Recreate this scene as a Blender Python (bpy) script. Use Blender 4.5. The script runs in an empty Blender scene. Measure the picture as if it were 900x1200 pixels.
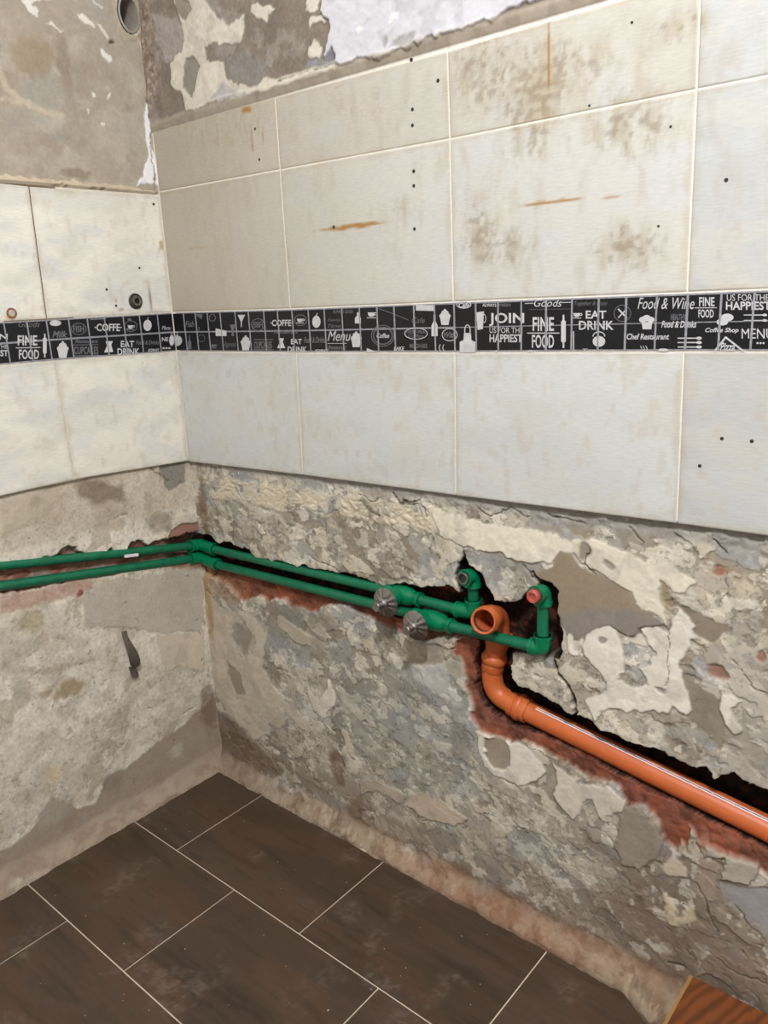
import bpy, bmesh, math, random
import numpy as np
from mathutils import Vector, Matrix
random.seed(4)
SC = bpy.context.scene
COL = SC.collection

# ------------------------------------------------------------------ camera
CAM = np.array([1.622887, -1.143705, 1.225859])
YAW, PIT, ROL, FPX = 2.284179, -0.263205, -0.045779, 923.4
D_ = np.array([math.cos(PIT)*math.cos(YAW), math.cos(PIT)*math.sin(YAW), math.sin(PIT)])
R0 = np.cross(D_, [0, 0, 1]); R0 /= np.linalg.norm(R0); U0 = np.cross(R0, D_)
R_ = R0*math.cos(ROL)+U0*math.sin(ROL); U_ = -R0*math.sin(ROL)+U0*math.cos(ROL)
cd = bpy.data.cameras.new('camera'); cam = bpy.data.objects.new('camera', cd); COL.objects.link(cam)
cd.sensor_fit = 'HORIZONTAL'; cd.sensor_width = 36; cd.lens = 36*FPX/900; cd.clip_start = .02
cam.matrix_world = Matrix(((R_[0], U_[0], -D_[0], CAM[0]), (R_[1], U_[1], -D_[1], CAM[1]), (R_[2], U_[2], -D_[2], CAM[2]), (0, 0, 0, 1)))
SC.camera = cam
# ------------------------------------------------------------------ world, lights, exposure
w = bpy.data.worlds.new('world'); SC.world = w; w.use_nodes = True
w.node_tree.nodes['Background'].inputs[0].default_value = (.8, .85, 1, 1)
w.node_tree.nodes['Background'].inputs[1].default_value = .15
SC.view_settings.view_transform = 'Standard'; SC.view_settings.look = 'None'
SC.view_settings.gamma = 1; SC.view_settings.use_curve_mapping = False
SC.view_settings.exposure = 0.0
def lamp(name, kind, loc, power, col, size):
    l = bpy.data.lights.new(name, kind); l.energy = power; l.color = col
    if kind == 'POINT': l.shadow_soft_size = size
    else: l.size = size
    o = bpy.data.objects.new(name, l); o.location = loc; COL.objects.link(o); return o
lamp('ceiling_bulb', 'POINT', (1.80, -1.32, 2.5), 152, (.985, 1, 1.03), .03)

# pixel (900x1200 frame) -> metric position on a wall; used once to read measurements off the plan of each wall
def ray(px, py): return D_ + R_*(px-450)/FPX - U_*(py-600)/FPX
def RW(px, py, dep=0.0):
    v = ray(px, py); t = (dep-CAM[1])/v[1]; return CAM+v*t
def LW(px, py, dep=0.0):
    v = ray(px, py); t = (-dep-CAM[0])/v[0]; return CAM+v*t
def uvR(px, py, dep=.009): p = RW(px, py, dep); return (p[0], p[2])
def uvL(px, py, dep=.009): p = LW(px, py, dep); return (-p[1], p[2])

# ------------------------------------------------------------------ colours and materials
def lin(c):
    c = np.array(c, float)/255
    return np.where(c <= .04045, c/12.92, ((c+.055)/1.055)**2.4)
def rgba(c): return tuple(lin(c))+(1,)
class NT:
    def __init__(s, name):
        s.m = bpy.data.materials.new(name); s.m.use_nodes = True; s.t = s.m.node_tree; s.b = s.t.nodes['Principled BSDF']
    def n(s, k, **kw):
        x = s.t.nodes.new(k)
        for a, b in kw.items(): setattr(x, a, b)
        return x
    def l(s, a, b): s.t.links.new(a, b)
def simple(name, c, rough=.5, metal=0, var=.12, scale=30, bump=0, bscale=200, spec=.5):
    a = NT(name); g = a.n('ShaderNodeTexCoord'); no = a.n('ShaderNodeTexNoise'); no.inputs['Scale'].default_value = scale; no.inputs['Detail'].default_value = 5
    a.l(g.outputs['Object'], no.inputs['Vector'])
    mx = a.n('ShaderNodeMix', data_type='RGBA'); l = lin(c)
    mx.inputs[6].default_value = tuple(np.clip(l*(1-var*2), 0, 1))+(1,); mx.inputs[7].default_value = tuple(np.clip(l*(1+var*2), 0, 1))+(1,)
    a.l(no.outputs[0], mx.inputs[0]); a.l(mx.outputs[2], a.b.inputs['Base Color'])
    a.b.inputs['Roughness'].default_value = rough; a.b.inputs['Metallic'].default_value = metal
    a.b.inputs['Specular IOR Level'].default_value = spec
    if bump:
        n2 = a.n('ShaderNodeTexNoise'); n2.inputs['Scale'].default_value = bscale; a.l(g.outputs['Object'], n2.inputs['Vector'])
        bp = a.n('ShaderNodeBump'); bp.inputs['Strength'].default_value = bump; bp.inputs['Distance'].default_value = .002
        a.l(n2.outputs[0], bp.inputs['Height']); a.l(bp.outputs[0], a.b.inputs['Normal'])
    return a.m
def attr_mat(name, rough, fine, bump, stretch=(1, 1, 1), scale=260, dist=.0012, spec=.3, rvar=0, lo=.75, hi=1.22, det=6, coarse=0):
    """colour attribute (pigment, stains) times procedural grain"""
    a = NT(name); at = a.n('ShaderNodeAttribute', attribute_name='Col'); g = a.n('ShaderNodeTexCoord')
    mp = a.n('ShaderNodeMapping'); mp.inputs['Scale'].default_value = stretch; a.l(g.outputs['Object'], mp.inputs['Vector'])
    no = a.n('ShaderNodeTexNoise'); no.inputs['Scale'].default_value = scale; no.inputs['Detail'].default_value = det; no.inputs['Roughness'].default_value = .62
    a.l(mp.outputs[0], no.inputs['Vector'])
    mr = a.n('ShaderNodeMapRange'); mr.inputs[1].default_value = .22; mr.inputs[2].default_value = .78; src = no.outputs[0]
    if coarse:
        nc = a.n('ShaderNodeTexNoise'); nc.inputs['Scale'].default_value = coarse; nc.inputs['Detail'].default_value = 8; nc.inputs['Roughness'].default_value = .72; a.l(mp.outputs[0], nc.inputs['Vector'])
        ad = a.n('ShaderNodeMath', operation='ADD'); a.l(no.outputs[0], ad.inputs[0]); a.l(nc.outputs[0], ad.inputs[1]); mr.inputs[1].default_value = .6; mr.inputs[2].default_value = 1.4; src = ad.outputs[0]
    mr.inputs[3].default_value = lo; mr.inputs[4].default_value = hi; a.l(src, mr.inputs[0])
    mx = a.n('ShaderNodeMix', data_type='RGBA', blend_type='MULTIPLY'); mx.inputs[0].default_value = fine; a.l(at.outputs['Alpha'], mx.inputs[0])
    a.l(at.outputs['Color'], mx.inputs[6]); a.l(mr.outputs[0], mx.inputs[7]); a.l(mx.outputs[2], a.b.inputs['Base Color'])
    a.b.inputs['Roughness'].default_value = rough; a.b.inputs['Specular IOR Level'].default_value = spec
    if rvar:
        m2 = a.n('ShaderNodeMapRange'); m2.inputs[3].default_value = rough-rvar; m2.inputs[4].default_value = rough+rvar
        a.l(no.outputs[0], m2.inputs[0]); a.l(m2.outputs[0], a.b.inputs['Roughness'])
    bp = a.n('ShaderNodeBump'); bp.inputs['Distance'].default_value = dist; sm = a.n('ShaderNodeMath', operation='MULTIPLY'); sm.inputs[1].default_value = bump; a.l(at.outputs['Alpha'], sm.inputs[0]); a.l(sm.outputs[0], bp.inputs['Strength'])
    a.l(no.outputs[0], bp.inputs['Height']); a.l(bp.outputs[0], a.b.inputs['Normal'])
    return a.m
M = {}
M['plaster'] = attr_mat('plaster', .92, 1, .55, scale=120, dist=.0016, spec=.12, lo=.62, hi=1.36, det=12, coarse=28)
M['tile'] = attr_mat('wall_tile_glaze', .42, 1, .10, stretch=(1, 1, 8), scale=55, dist=.0005, spec=.35, lo=.86, hi=1.09)
M['floor_tile'] = attr_mat('floor_tile', .40, 1, .12, stretch=(1, 5, 1), scale=30, dist=.0004, spec=.42, rvar=.07, lo=.82, hi=1.18)
M['border'] = simple('black_mosaic_glaze', (19, 19, 22), .42, var=.25, scale=60, spec=.35)
M['print'] = simple('pale_grey_print', (190, 190, 190), .55, var=.12, scale=90)
M['print_dim'] = simple('dull_grey_print', (104, 104, 106), .55, var=.15, scale=90)
M['strip_grout'] = simple('grey_grout', (140, 140, 144), .85, var=.3, scale=120)
M['green'] = simple('green_plastic', (8, 100, 68), .42, var=.22, scale=45, spec=.5)
M['green_fit'] = simple('green_fitting_plastic', (0, 112, 72), .28, var=.06, scale=30)
M['dusty'] = simple('dust_film', (96, 108, 92), .85, var=.3, scale=80)
M['orange'] = simple('orange_plastic', (192, 98, 50), .42, var=.04, scale=12, spec=.45)
M['orange_in'] = simple('orange_plastic_inside', (190, 95, 55), .5, var=.05, scale=12)
M['rubber'] = simple('black_rubber', (28, 26, 26), .7, var=.2)
M['chrome'] = simple('brushed_chrome', (165, 162, 160), .30, 1, var=.25, scale=45)
M['brass'] = simple('brass_thread', (150, 142, 132), .4, 1, var=.2, scale=60)
M['redplug'] = simple('red_plug', (176, 84, 72), .5, var=.08)
M['white'] = simple('white_marking', (222, 214, 216), .5, var=.03)
M['ink'] = simple('purple_ink', (58, 32, 62), .6, var=.1)
M['iron'] = simple('weathered_metal', (96, 87, 74), .5, .25, var=.35, scale=70, bump=.3)
M['wood'] = None
M['grout'] = simple('pale_floor_grout', (205, 192, 172), .9, var=.15, scale=80)
M['hole'] = simple('hole_dark', (52, 44, 36), .95, var=.3)
M['rust'] = simple('rust', (140, 85, 50), .9, var=.3, scale=200)
M['crumb'] = simple('plaster_crumb', (178, 172, 160), .9, var=.1)
M['paint'] = simple('white_paint', (170, 168, 165), .85, var=.04, scale=6)
M['sleeve'] = simple('grey_pvc_sleeve', (150, 142, 130), .6, var=.2, scale=60)
def wood():
    a = NT('varnished_wood'); g = a.n('ShaderNodeTexCoord'); mp = a.n('ShaderNodeMapping')
    mp.inputs['Rotation'].default_value = (0, 0, math.radians(38)); mp.inputs['Scale'].default_value = (3, 1, 3); a.l(g.outputs['Object'], mp.inputs[0])
    wv = a.n('ShaderNodeTexWave'); wv.inputs['Scale'].default_value = 7; wv.inputs['Distortion'].default_value = 9; wv.inputs['Detail'].default_value = 5
    a.l(mp.outputs[0], wv.inputs[0]); cr = a.n('ShaderNodeValToRGB'); e = cr.color_ramp.elements
    e[0].position = .1; e[0].color = rgba((92, 50, 22)); e[1].position = .8; e[1].color = rgba((120, 66, 28)); a.l(wv.outputs[0], cr.inputs[0])
    a.l(cr.outputs[0], a.b.inputs['Base Color']); a.b.inputs['Roughness'].default_value = .5; return a.m
M['wood'] = wood()

# ------------------------------------------------------------------ object helpers
def link(name, me, m, parent=None):
    o = bpy.data.objects.new(name, me); COL.objects.link(o)
    if m and not me.materials: me.materials.append(m)
    if parent: o.parent = parent
    return o
def np_mesh(name, V, F, cols=None, smooth=True):
    me = bpy.data.meshes.new(name); V = np.asarray(V, np.float32); F = np.asarray(F, np.int32)
    me.vertices.add(len(V)); me.vertices.foreach_set('co', V.ravel())
    k = F.shape[1]; me.loops.add(F.size); me.loops.foreach_set('vertex_index', F.ravel())
    me.polygons.add(len(F)); me.polygons.foreach_set('loop_start', np.arange(0, F.size, k, dtype=np.int32))
    me.polygons.foreach_set('use_smooth', np.full(len(F), smooth))
    if cols is not None:
        at = me.color_attributes.new('Col', 'FLOAT_COLOR', 'POINT')
        c = np.ones((len(V), 4), np.float32); c[:, :cols.shape[1]] = cols; at.data.foreach_set('color', c.ravel())
    me.update(calc_edges=True); return me
def thing(name, label, cat, loc=(0, 0, 0), group=None):
    o = bpy.data.objects.new(name, None); COL.objects.link(o); o.location = loc; o.empty_display_size = .03
    o['label'] = label; o['category'] = cat
    if group: o['group'] = group
    return o
def child(name, me, m, parent, label=None):
    """part: geometry given in world coordinates, stored relative to its thing"""
    base = Vector((0, 0, 0)); p = parent
    while p is not None: base += p.location; p = p.parent
    if base.length > 0: me.transform(Matrix.Translation(-base))
    o = link(name, me, m, parent)
    if label: o['label'] = label
    return o
class G:
    def __init__(s): s.v = []; s.f = []
    def add(s, v, f):
        b = len(s.v); s.v += [tuple(map(float, x)) for x in v]; s.f += [tuple(b+i for i in q) for q in f]
    def box(s, lo, hi, bev=0):
        x0, y0, z0 = lo; x1, y1, z1 = hi
        s.add([(x0, y0, z0), (x1, y0, z0), (x1, y1, z0), (x0, y1, z0), (x0, y0, z1), (x1, y0, z1), (x1, y1, z1), (x0, y1, z1)],
              [(0, 3, 2, 1), (4, 5, 6, 7), (0, 1, 5, 4), (1, 2, 6, 5), (2, 3, 7, 6), (3, 0, 4, 7)])
    def mesh(s, name, smooth=False):
        me = bpy.data.meshes.new(name); me.from_pydata(s.v, [], s.f); me.update()
        if smooth:
            me.polygons.foreach_set('use_smooth', [True]*len(me.polygons))
            try: me.set_sharp_from_angle(angle=math.radians(38))
            except Exception: pass
        return me
def frame(d):
    d = Vector(d).normalized(); a = Vector((0, 0, 1)) if abs(d.z) < .9 else Vector((0, 1, 0))
    x = d.cross(a).normalized(); return x, x.cross(d).normalized(), d
def sweep(g, pts, rad, seg=28, cap=(True, True)):
    pts = [Vector(p) for p in pts]; n = len(pts)
    if not hasattr(rad, '__len__'): rad = [rad]*n
    T = [((pts[min(i+1, n-1)]-pts[max(i-1, 0)]).normalized()) for i in range(n)]
    x, y, d = frame(T[0]); V = []; 
    for i in range(n):
        x = (x-T[i]*x.dot(T[i])).normalized(); y = T[i].cross(x)
        for k in range(seg):
            a = 2*math.pi*k/seg; V.append(pts[i]+(x*math.cos(a)+y*math.sin(a))*rad[i])
    F = [(i*seg+k, i*seg+(k+1) % seg, (i+1)*seg+(k+1) % seg, (i+1)*seg+k) for i in range(n-1) for k in range(seg)]
    if cap[0]: V.append(pts[0]); c = len(V)-1; F += [(c, (k+1) % seg, k) for k in range(seg)]
    if cap[1]: V.append(pts[-1]); c = len(V)-1; F += [(c, (n-1)*seg+k, (n-1)*seg+(k+1) % seg) for k in range(seg)]
    g.add(V, F)
def lathe(g, o, d, prof, seg=36):
    """prof: list of (distance along d, radius)"""
    x, y, d = frame(d); o = Vector(o); V = []
    for a_, r in prof:
        for k in range(seg):
            t = 2*math.pi*k/seg; V.append(o+d*a_+(x*math.cos(t)+y*math.sin(t))*max(r, 1e-5))
    n = len(prof)
    g.add(V, [(i*seg+k, i*seg+(k+1) % seg, (i+1)*seg+(k+1) % seg, (i+1)*seg+k) for i in range(n-1) for k in range(seg)])
def arc(p0, c, p1, n=8):
    """quadratic bend"""
    p0, c, p1 = Vector(p0), Vector(c), Vector(p1)
    return [p0*(1-t)**2+c*2*t*(1-t)+p1*t*t for t in [i/n for i in range(n+1)]]

# ------------------------------------------------------------------ numpy noise and masks
def vn(u, v, seed):
    rng = np.random.RandomState(seed); T = rng.rand(256, 256)
    iu = np.floor(u).astype(int); iv = np.floor(v).astype(int); fu = u-iu; fv = v-iv
    fu = fu*fu*(3-2*fu); fv = fv*fv*(3-2*fv)
    a = T[iu & 255, iv & 255]; b = T[(iu+1) & 255, iv & 255]; c = T[iu & 255, (iv+1) & 255]; d = T[(iu+1) & 255, (iv+1) & 255]
    return ((a*(1-fu)+b*fu)*(1-fv)+(c*(1-fu)+d*fu)*fv)*2-1
def fbm(u, v, s, o=4, seed=1, g=.5):
    r = 0; a = 1; t = 0; u = u/s; v = v/s
    for i in range(o): r = r+a*vn(u+17.3*i, v+9.1*i, seed+i); t += a; a *= g; u = u*2.03; v = v*2.03
    return r/t*1.6
def worley(u, v, s, seed, rot=0, an=1):
    c, q = math.cos(rot), math.sin(rot); a = (u*c+v*q)/s; b = (-u*q+v*c)/s/an
    rng = np.random.RandomState(seed); J = rng.rand(128, 128, 3)
    ia = np.floor(a).astype(int); ib = np.floor(b).astype(int); f1 = np.full(a.shape, 9.); f2 = f1.copy(); h = np.zeros(a.shape)
    for i in (-1, 0, 1):
        for j in (-1, 0, 1):
            t = J[(ia+i) & 127, (ib+j) & 127]; d = np.hypot(ia+i+t[..., 0]-a, ib+j+t[..., 1]-b)
            n = d < f1; f2 = np.where(n, f1, np.minimum(f2, d)); h = np.where(n, t[..., 2], h); f1 = np.where(n, d, f1)
    return f1, f2, h
def ss(a, b, x): t = np.clip((x-a)/(b-a), 0, 1); return t*t*(3-2*t)
class Wall:
    """height field over (u, z); h > 0 goes into the wall"""
    def __init__(s, us, zs, uv):
        s.us, s.zs, s.uv = us, zs, uv; s.U, s.Z = np.meshgrid(us, zs, indexing='ij')
        s.wu = s.U+fbm(s.U, s.Z, .03, 3, 71)*.004+fbm(s.U, s.Z, .009, 2, 72)*.0016
        s.wz = s.Z+fbm(s.U, s.Z, .03, 3, 81)*.004+fbm(s.U, s.Z, .009, 2, 82)*.0016
        s.h = np.zeros(s.U.shape); s.c = np.zeros(s.U.shape+(3,)); s.a = np.ones(s.U.shape)*.85
    def poly(s, pts, off=None, corner=False):
        if off: pts = [(off[0]+x/off[2], off[1]+y/off[2]) for x, y in pts]
        P = np.array([s.uv(*p) for p in pts])
        if corner: P[P[:, 0] < .035, 0] = -.2
        return P
    def sdf(s, P, mg=.02, warp=1.0):
        """signed distance, negative inside; +mg outside the box"""
        out = np.full(s.U.shape, mg); lo = P.min(0)-mg; hi = P.max(0)+mg
        i0, i1 = np.searchsorted(s.us, lo[0]), np.searchsorted(s.us, hi[0]); j0, j1 = np.searchsorted(s.zs, lo[1]), np.searchsorted(s.zs, hi[1])
        if i1 <= i0 or j1 <= j0: return out
        sl = (slice(i0, i1), slice(j0, j1)); u = s.U[sl]+(s.wu[sl]-s.U[sl])*warp; z = s.Z[sl]+(s.wz[sl]-s.Z[sl])*warp
        d = np.full(u.shape, 1e9); ins = np.zeros(u.shape, bool); n = len(P)
        for k in range(n):
            a, b = P[k], P[(k+1) % n]; ex, ez = b-a; t = np.clip(((u-a[0])*ex+(z-a[1])*ez)/(ex*ex+ez*ez+1e-12), 0, 1)
            d = np.minimum(d, (u-a[0]-ex*t)**2+(z-a[1]-ez*t)**2)
            if a[1] != b[1]: ins ^= ((a[1] > z) != (b[1] > z)) & (u < (b[0]-a[0])*(z-a[1])/(b[1]-a[1])+a[0])
        d = np.sqrt(d); out[sl] = np.minimum(np.where(ins, -d, d), mg); return out
    def paint(s, m, col, op=1.0):
        m = np.clip(m*op, 0, 1)[..., None]; s.c = s.c*(1-m)+(lin(col) if not isinstance(col, np.ndarray) else col)*m
    def patch(s, pts, col, off=None, dh=0, soft=.0016, op=1, warp=1.3, corner=False, flat=None, edge=0):
        d = s.sdf(s.poly(pts, off, corner), max(.02, soft*3), warp); m = ss(soft, -soft, d)
        if flat is not None: s.h = s.h*(1-m)+flat*m
        if dh and getattr(s, 'base', None) is not None and soft < .005: s.h = s.h*(1-.75*m)+s.base*.75*m
        if dh or flat is not None: s.a = s.a*(1-.5*m)
        s.h = s.h+dh*m; s.paint(m, col, op)
        if dh < 0: s.paint(m*ss(.1, .6, fbm(s.U, s.Z, .03, 4, 905)), np.clip(lin(col)*.72, 0, 1), .5)
        if edge: s.paint(np.exp(-(d/.0014)**2)*(s.h > -1), (88, 78, 66), edge)
        return d, m
    def line(s, pts, wd, dep, col=None, off=None, op=1, warp=1.2):
        if off: pts = [(off[0]+x/off[2], off[1]+y/off[2]) for x, y in pts]
        P = np.array([s.uv(*p) for p in pts]); d = np.full(s.U.shape, 9.); lo = P.min(0)-wd*4; hi = P.max(0)+wd*4
        i0, i1 = np.searchsorted(s.us, lo[0]), np.searchsorted(s.us, hi[0]); j0, j1 = np.searchsorted(s.zs, lo[1]), np.searchsorted(s.zs, hi[1])
        if i1 <= i0 or j1 <= j0: return
        sl = (slice(i0, i1), slice(j0, j1)); u = s.U[sl]+(s.wu[sl]-s.U[sl])*warp; z = s.Z[sl]+(s.wz[sl]-s.Z[sl])*warp; dd = d[sl]
        for a, b in zip(P[:-1], P[1:]):
            e = b-a; t = np.clip(((u-a[0])*e[0]+(z-a[1])*e[1])/(e@e+1e-12), 0, 1); dd = np.minimum(dd, np.hypot(u-a[0]-e[0]*t, z-a[1]-e[1]*t))
        d[sl] = dd; m = ss(wd, wd*.25, d); s.h = s.h+dep*m
        if col is not None: s.paint(m, col, op)
    def blob(s, px, py, rx, ry, col, op=.6, off=None, dh=0, pw=1):
        if off: px, py, rx, ry = off[0]+px/off[2], off[1]+py/off[2], rx/off[2], ry/off[2]
        u, z = s.uv(px, py); u2 = s.uv(px+rx, py)[0]; z2 = s.uv(px, py+ry)[1]
        q = np.sqrt(((s.wu-u)/max(abs(u2-u), 1e-4))**2+((s.wz-z)/max(abs(z2-z), 1e-4))**2)+fbm(s.U, s.Z, .012, 3, 55)*.25
        m = ss(1.25, .55, q)**pw; s.h = s.h+dh*m; s.paint(m, col, op)
    def mesh(s, name, to3d, flip):
        X = to3d(s.U, s.Z, s.h); V = np.stack(X, -1).reshape(-1, 3); a, b = s.U.shape
        i = (np.arange(a-1)[:, None]*b+np.arange(b-1)[None]).ravel(); F = np.stack([i, i+b, i+b+1, i+1], 1)
        if flip: F = F[:, ::-1]
        return np_mesh(name, V, F, np.concatenate([s.c.reshape(-1, 3), s.a.reshape(-1, 1)], 1))
def axis(parts):
    out = [parts[0][0]]
    for a, b, st in parts: n = max(1, int(round((b-a)/st))); out += list(a+(b-a)*np.arange(1, n+1)/n)
    return np.array(out)
def cover(s, cols, scale, seed, thr=0, w=.3, op=1, st=1):
    """scattered mottles"""
    s.paint(ss(thr, thr+w, fbm(s.U, s.Z*st, scale, 5, seed, .6)), cols, op)

ZA, ZB, ZC, ZD, ZE = .873, 1.133, 1.217, 1.477, 1.607      # tile levels on the walls

def rough_base(W, amp=1.0, seed=3, rot=.7):
    U, Z = W.U, W.Z
    W.h = .010+amp*(.0032*fbm(U, Z, .16, 3, seed)+.0016*fbm(U, Z, .045, 4, seed+7)+.0004*fbm(U, Z, .012, 4, seed+11, .6))
    # flakes: broken terraces and slanting chips
    f1, f2, hh = worley(W.wu, W.wz, .030, seed+21, rot, 1.9)
    W.h = W.h+amp*(hh-.5)*.0030*ss(0, .25, f2-f1)*ss(-.2, .4, fbm(U, Z, .10, 3, seed+31))
    f1, f2, hh = worley(W.wu, W.wz, .013, seed+22, rot, 2.2)
    W.h = W.h+amp*(hh-.5)*.0014*ss(-.3, .4, fbm(U, Z, .07, 3, seed+32))
    r_ = 1-np.abs(fbm(W.wu*1.3, W.wz, .022, 5, seed+51, .62)); W.h = W.h-amp*.0011*r_**4+amp*.0003*fbm(U, Z, .0055, 2, seed+61)
    f1, f2, hh = worley(U*1.2+W.wz*.4, W.wz, .055, seed+23, rot+.3, 2.4); W.h = W.h+amp*.0022*ss(.07, .0, f2-f1)*ss(.25, .6, fbm(U, Z, .09, 3, seed+33))
    W.base = .010+amp*(.0030*fbm(U, Z, .16, 3, seed)+.0012*fbm(U, Z, .045, 3, seed+7)+.0002*fbm(U, Z, .01, 3, seed+8))
    t = fbm(U, Z, .06, 5, seed+41, .55); k = np.floor(t*3.2)/3.2; W.h = W.h-amp*.0022*k
    return t
# ================================================================== RIGHT WALL
us = axis([(-.12, 1.45, .0018), (1.45, 2.7, .012)]); zs = axis([(-.02, .89, .0018), (.89, 1.60, .02), (1.60, 1.95, .0022), (1.95, 2.7, .02)])
W = Wall(us, zs, uvR); U, Z = W.U, W.Z
t = rough_base(W, 1.0, 3)
W.paint(np.ones(U.shape), (156, 150, 137))
cover(W, (180, 172, 156), .09, 200, -.1, .5, .8); cover(W, (124, 114, 99), .05, 210, .2, .4, .5); cover(W, (196, 186, 166), .018, 220, .22, .3, .55)
cover(W, (96, 84, 70), .02, 225, .35, .3, .5)
cover(W, (150, 148, 142), .12, 230, .1, .4, .5)
def zones(seed, sc, thr, col, op, dh, flat=.8, edge=.35, rng=None, an=1.4):
    n = fbm(W.wu+.35*W.wz, W.wz*an, sc, 5, seed, .5); m = ss(thr, thr+.03, n)*(1 if rng is None else rng)
    W.h = W.h*(1-flat*m)+(W.base+dh)*flat*m; W.paint(m, col, op); W.paint(np.exp(-((n-thr)/.02)**2)*(1 if rng is None else rng), (96, 86, 72), edge)
zones(901, .13, .12, (150, 147, 139), .75, .0004); zones(911, .11, .22, (172, 163, 146), .8, -.0010); zones(921, .09, .25, (134, 124, 109), .7, .0016)
zones(931, .07, .30, (160, 152, 140), .7, -.0014); zones(941, .10, .34, (148, 150, 150), .6, .0002); zones(951, .05, .42, (190, 182, 164), .8, -.0016, .8, .4); zones(961, .035, .62, (200, 192, 176), .8, -.0012, .6, .4)
W.h = W.h*.84+W.base*.16; W.c = np.clip(.30+(W.c-.30)*1.12, .02, .9)
# regional tints: brown foot, blue-grey middle, browner right end
q = np.exp(-(((U-.62)/.28)**2+((Z-.33)/.17)**2)); W.paint(q*(.6+.4*fbm(U, Z, .04, 3, 9)), (150, 149, 141), .6)
q = ss(1.0, 1.2, U)*ss(.42, .25, Z); W.paint(q, (116, 103, 90), .75)
q = ss(.17, .08, Z+.02*fbm(U, Z, .07, 3, 12)-.05*ss(.7, 1.2, U)); W.paint(q, (128, 108, 90), .5)
f1, f2, hh = worley(W.wu, W.wz, .016, 27, .7, 2.0); W.c *= (1+(hh-.5)*.22)[..., None]; f1, f2, hh = worley(W.wu, W.wz, .042, 28, .6, 1.7); W.c *= (1+(hh-.5)*.18)[..., None]
cover(W, (206, 200, 186), .035, 245, .34, .1, .5); cover(W, (100, 88, 74), .010, 246, .55, .1, .5)
# grey strip and cream band under the tiles
q = ss(.845, .858, Z+.008*fbm(U, Z, .05, 4, 14)); W.paint(q, (146, 141, 134), .8); W.h += q*.002*fbm(U, Z, .015, 3, 15)
b = Z-.018*(U-.1); band = ss(.770, .782, b+.012*fbm(U, Z, .05, 4, 16))*ss(.838, .826, b+.010*fbm(U, Z, .04, 4, 17))*ss(.03, .10, U)*ss(.80, .72, U)
W.paint(band*ss(-.6, 0, fbm(U, Z, .03, 4, 18)), (202, 190, 166), .75); W.h -= band*.0022; W.h += band*ss(.1, .5, fbm(U, Z*2, .008, 2, 19))*.0012
A3 = (600, 600, 3); A5 = (520, 760, 2.368); AA = (230, 680, 4.5); AB = (400, 740, 4.5); AR = (700, 880, 4); A2 = (200, 540, 3); AM = (440, 560, 3.4615)
# smooth cement scraps beneath the white coat
CEM, GRY, WHT, CRM = (140, 126, 106), (130, 124, 117), (214, 207, 193), (198, 184, 160)
W.patch([(160, 125), (210, 150), (260, 210), (330, 235), (400, 265), (430, 330), (490, 350), (530, 395), (450, 425), (400, 450), (370, 420), (340, 400), (260, 430), (200, 460), (170, 400), (165, 330), (170, 280), (120, 250), (80, 220), (130, 190)], CEM, A3, flat=.0095, soft=.002)
W.patch([(175, 370), (260, 350), (400, 340), (520, 375), (540, 410), (450, 430), (400, 460), (340, 400), (260, 430), (200, 460), (170, 400)], GRY, A3, soft=.006, op=.8)
W.patch([(490, 310), (560, 330), (620, 345), (690, 360), (760, 420), (700, 460), (640, 440), (600, 360), (560, 300)], (136, 124, 108), A3, dh=.001)
# creams and whites: raised remnants of an old coat
def white(p, off, col=WHT, dh=-.0026, **k): return W.patch(p, col, off, dh=dh, edge=.35, **k)
W1 = [(500, 596), (540, 606), (575, 612), (600, 618), (640, 625), (667, 634), (690, 633), (710, 637), (740, 650), (765, 658), (790, 664), (813, 680), (800, 695), (790, 692), (775, 682), (772, 690), (778, 720), (780, 735), (770, 722), (745, 710), (738, 693), (715, 680), (690, 668), (676, 652), (655, 643), (648, 655), (640, 659), (615, 657), (590, 650), (570, 645), (545, 640), (520, 628)]
white(W1, None, (212, 203, 184))
W.blob(684, 647, 7, 12, (120, 110, 98), .8, dh=.003); W.blob(712, 662, 9, 5, (150, 142, 130), .9, dh=.002); W.blob(640, 622, 20, 4, (150, 140, 124), .8)
W.blob(778, 700, 8, 18, (150, 132, 104), .7, dh=.002)
white([(260, 430), (340, 400), (365, 420), (390, 500), (380, 590), (420, 620), (485, 620), (478, 590), (450, 562), (480, 545), (500, 500), (480, 460), (455, 430), (500, 410), (540, 420), (560, 380), (590, 350), (630, 390), (640, 440), (630, 480), (600, 520), (590, 570), (620, 640), (630, 690), (610, 705), (560, 680), (540, 710), (480, 700), (370, 690), (310, 700), (290, 740), (250, 660), (320, 640), (335, 610), (290, 540), (255, 480)], A3)
white([(190, 440), (212, 430), (240, 505), (215, 505)], A3); W.blob(315, 460, 16, 12, GRY, .9, A3, .002); W.blob(530, 632, 18, 12, GRY, .8, A3, .002); W.blob(400, 450, 9, 9, WHT, .9, A3); W.blob(625, 560, 25, 20, GRY, .6, A3, .001)
white([(730, 640), (760, 635), (800, 665), (765, 685), (770, 730), (800, 760), (780, 785), (740, 750), (718, 690)], A3)
W.patch([(700, 500), (790, 470), (900, 480), (900, 980), (700, 980), (770, 860), (740, 780), (790, 700), (760, 600)], (166, 161, 150), A3, soft=.012, op=.55)
white([(85, 235), (105, 225), (140, 240), (165, 243), (215, 260), (260, 310), (278, 345), (255, 375), (210, 380), (150, 355), (115, 325), (95, 270)], A5)
W.patch([(112, 250), (165, 248), (183, 275), (185, 315), (165, 335), (140, 330), (118, 300)], (150, 138, 122), A5, dh=.0025)
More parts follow.
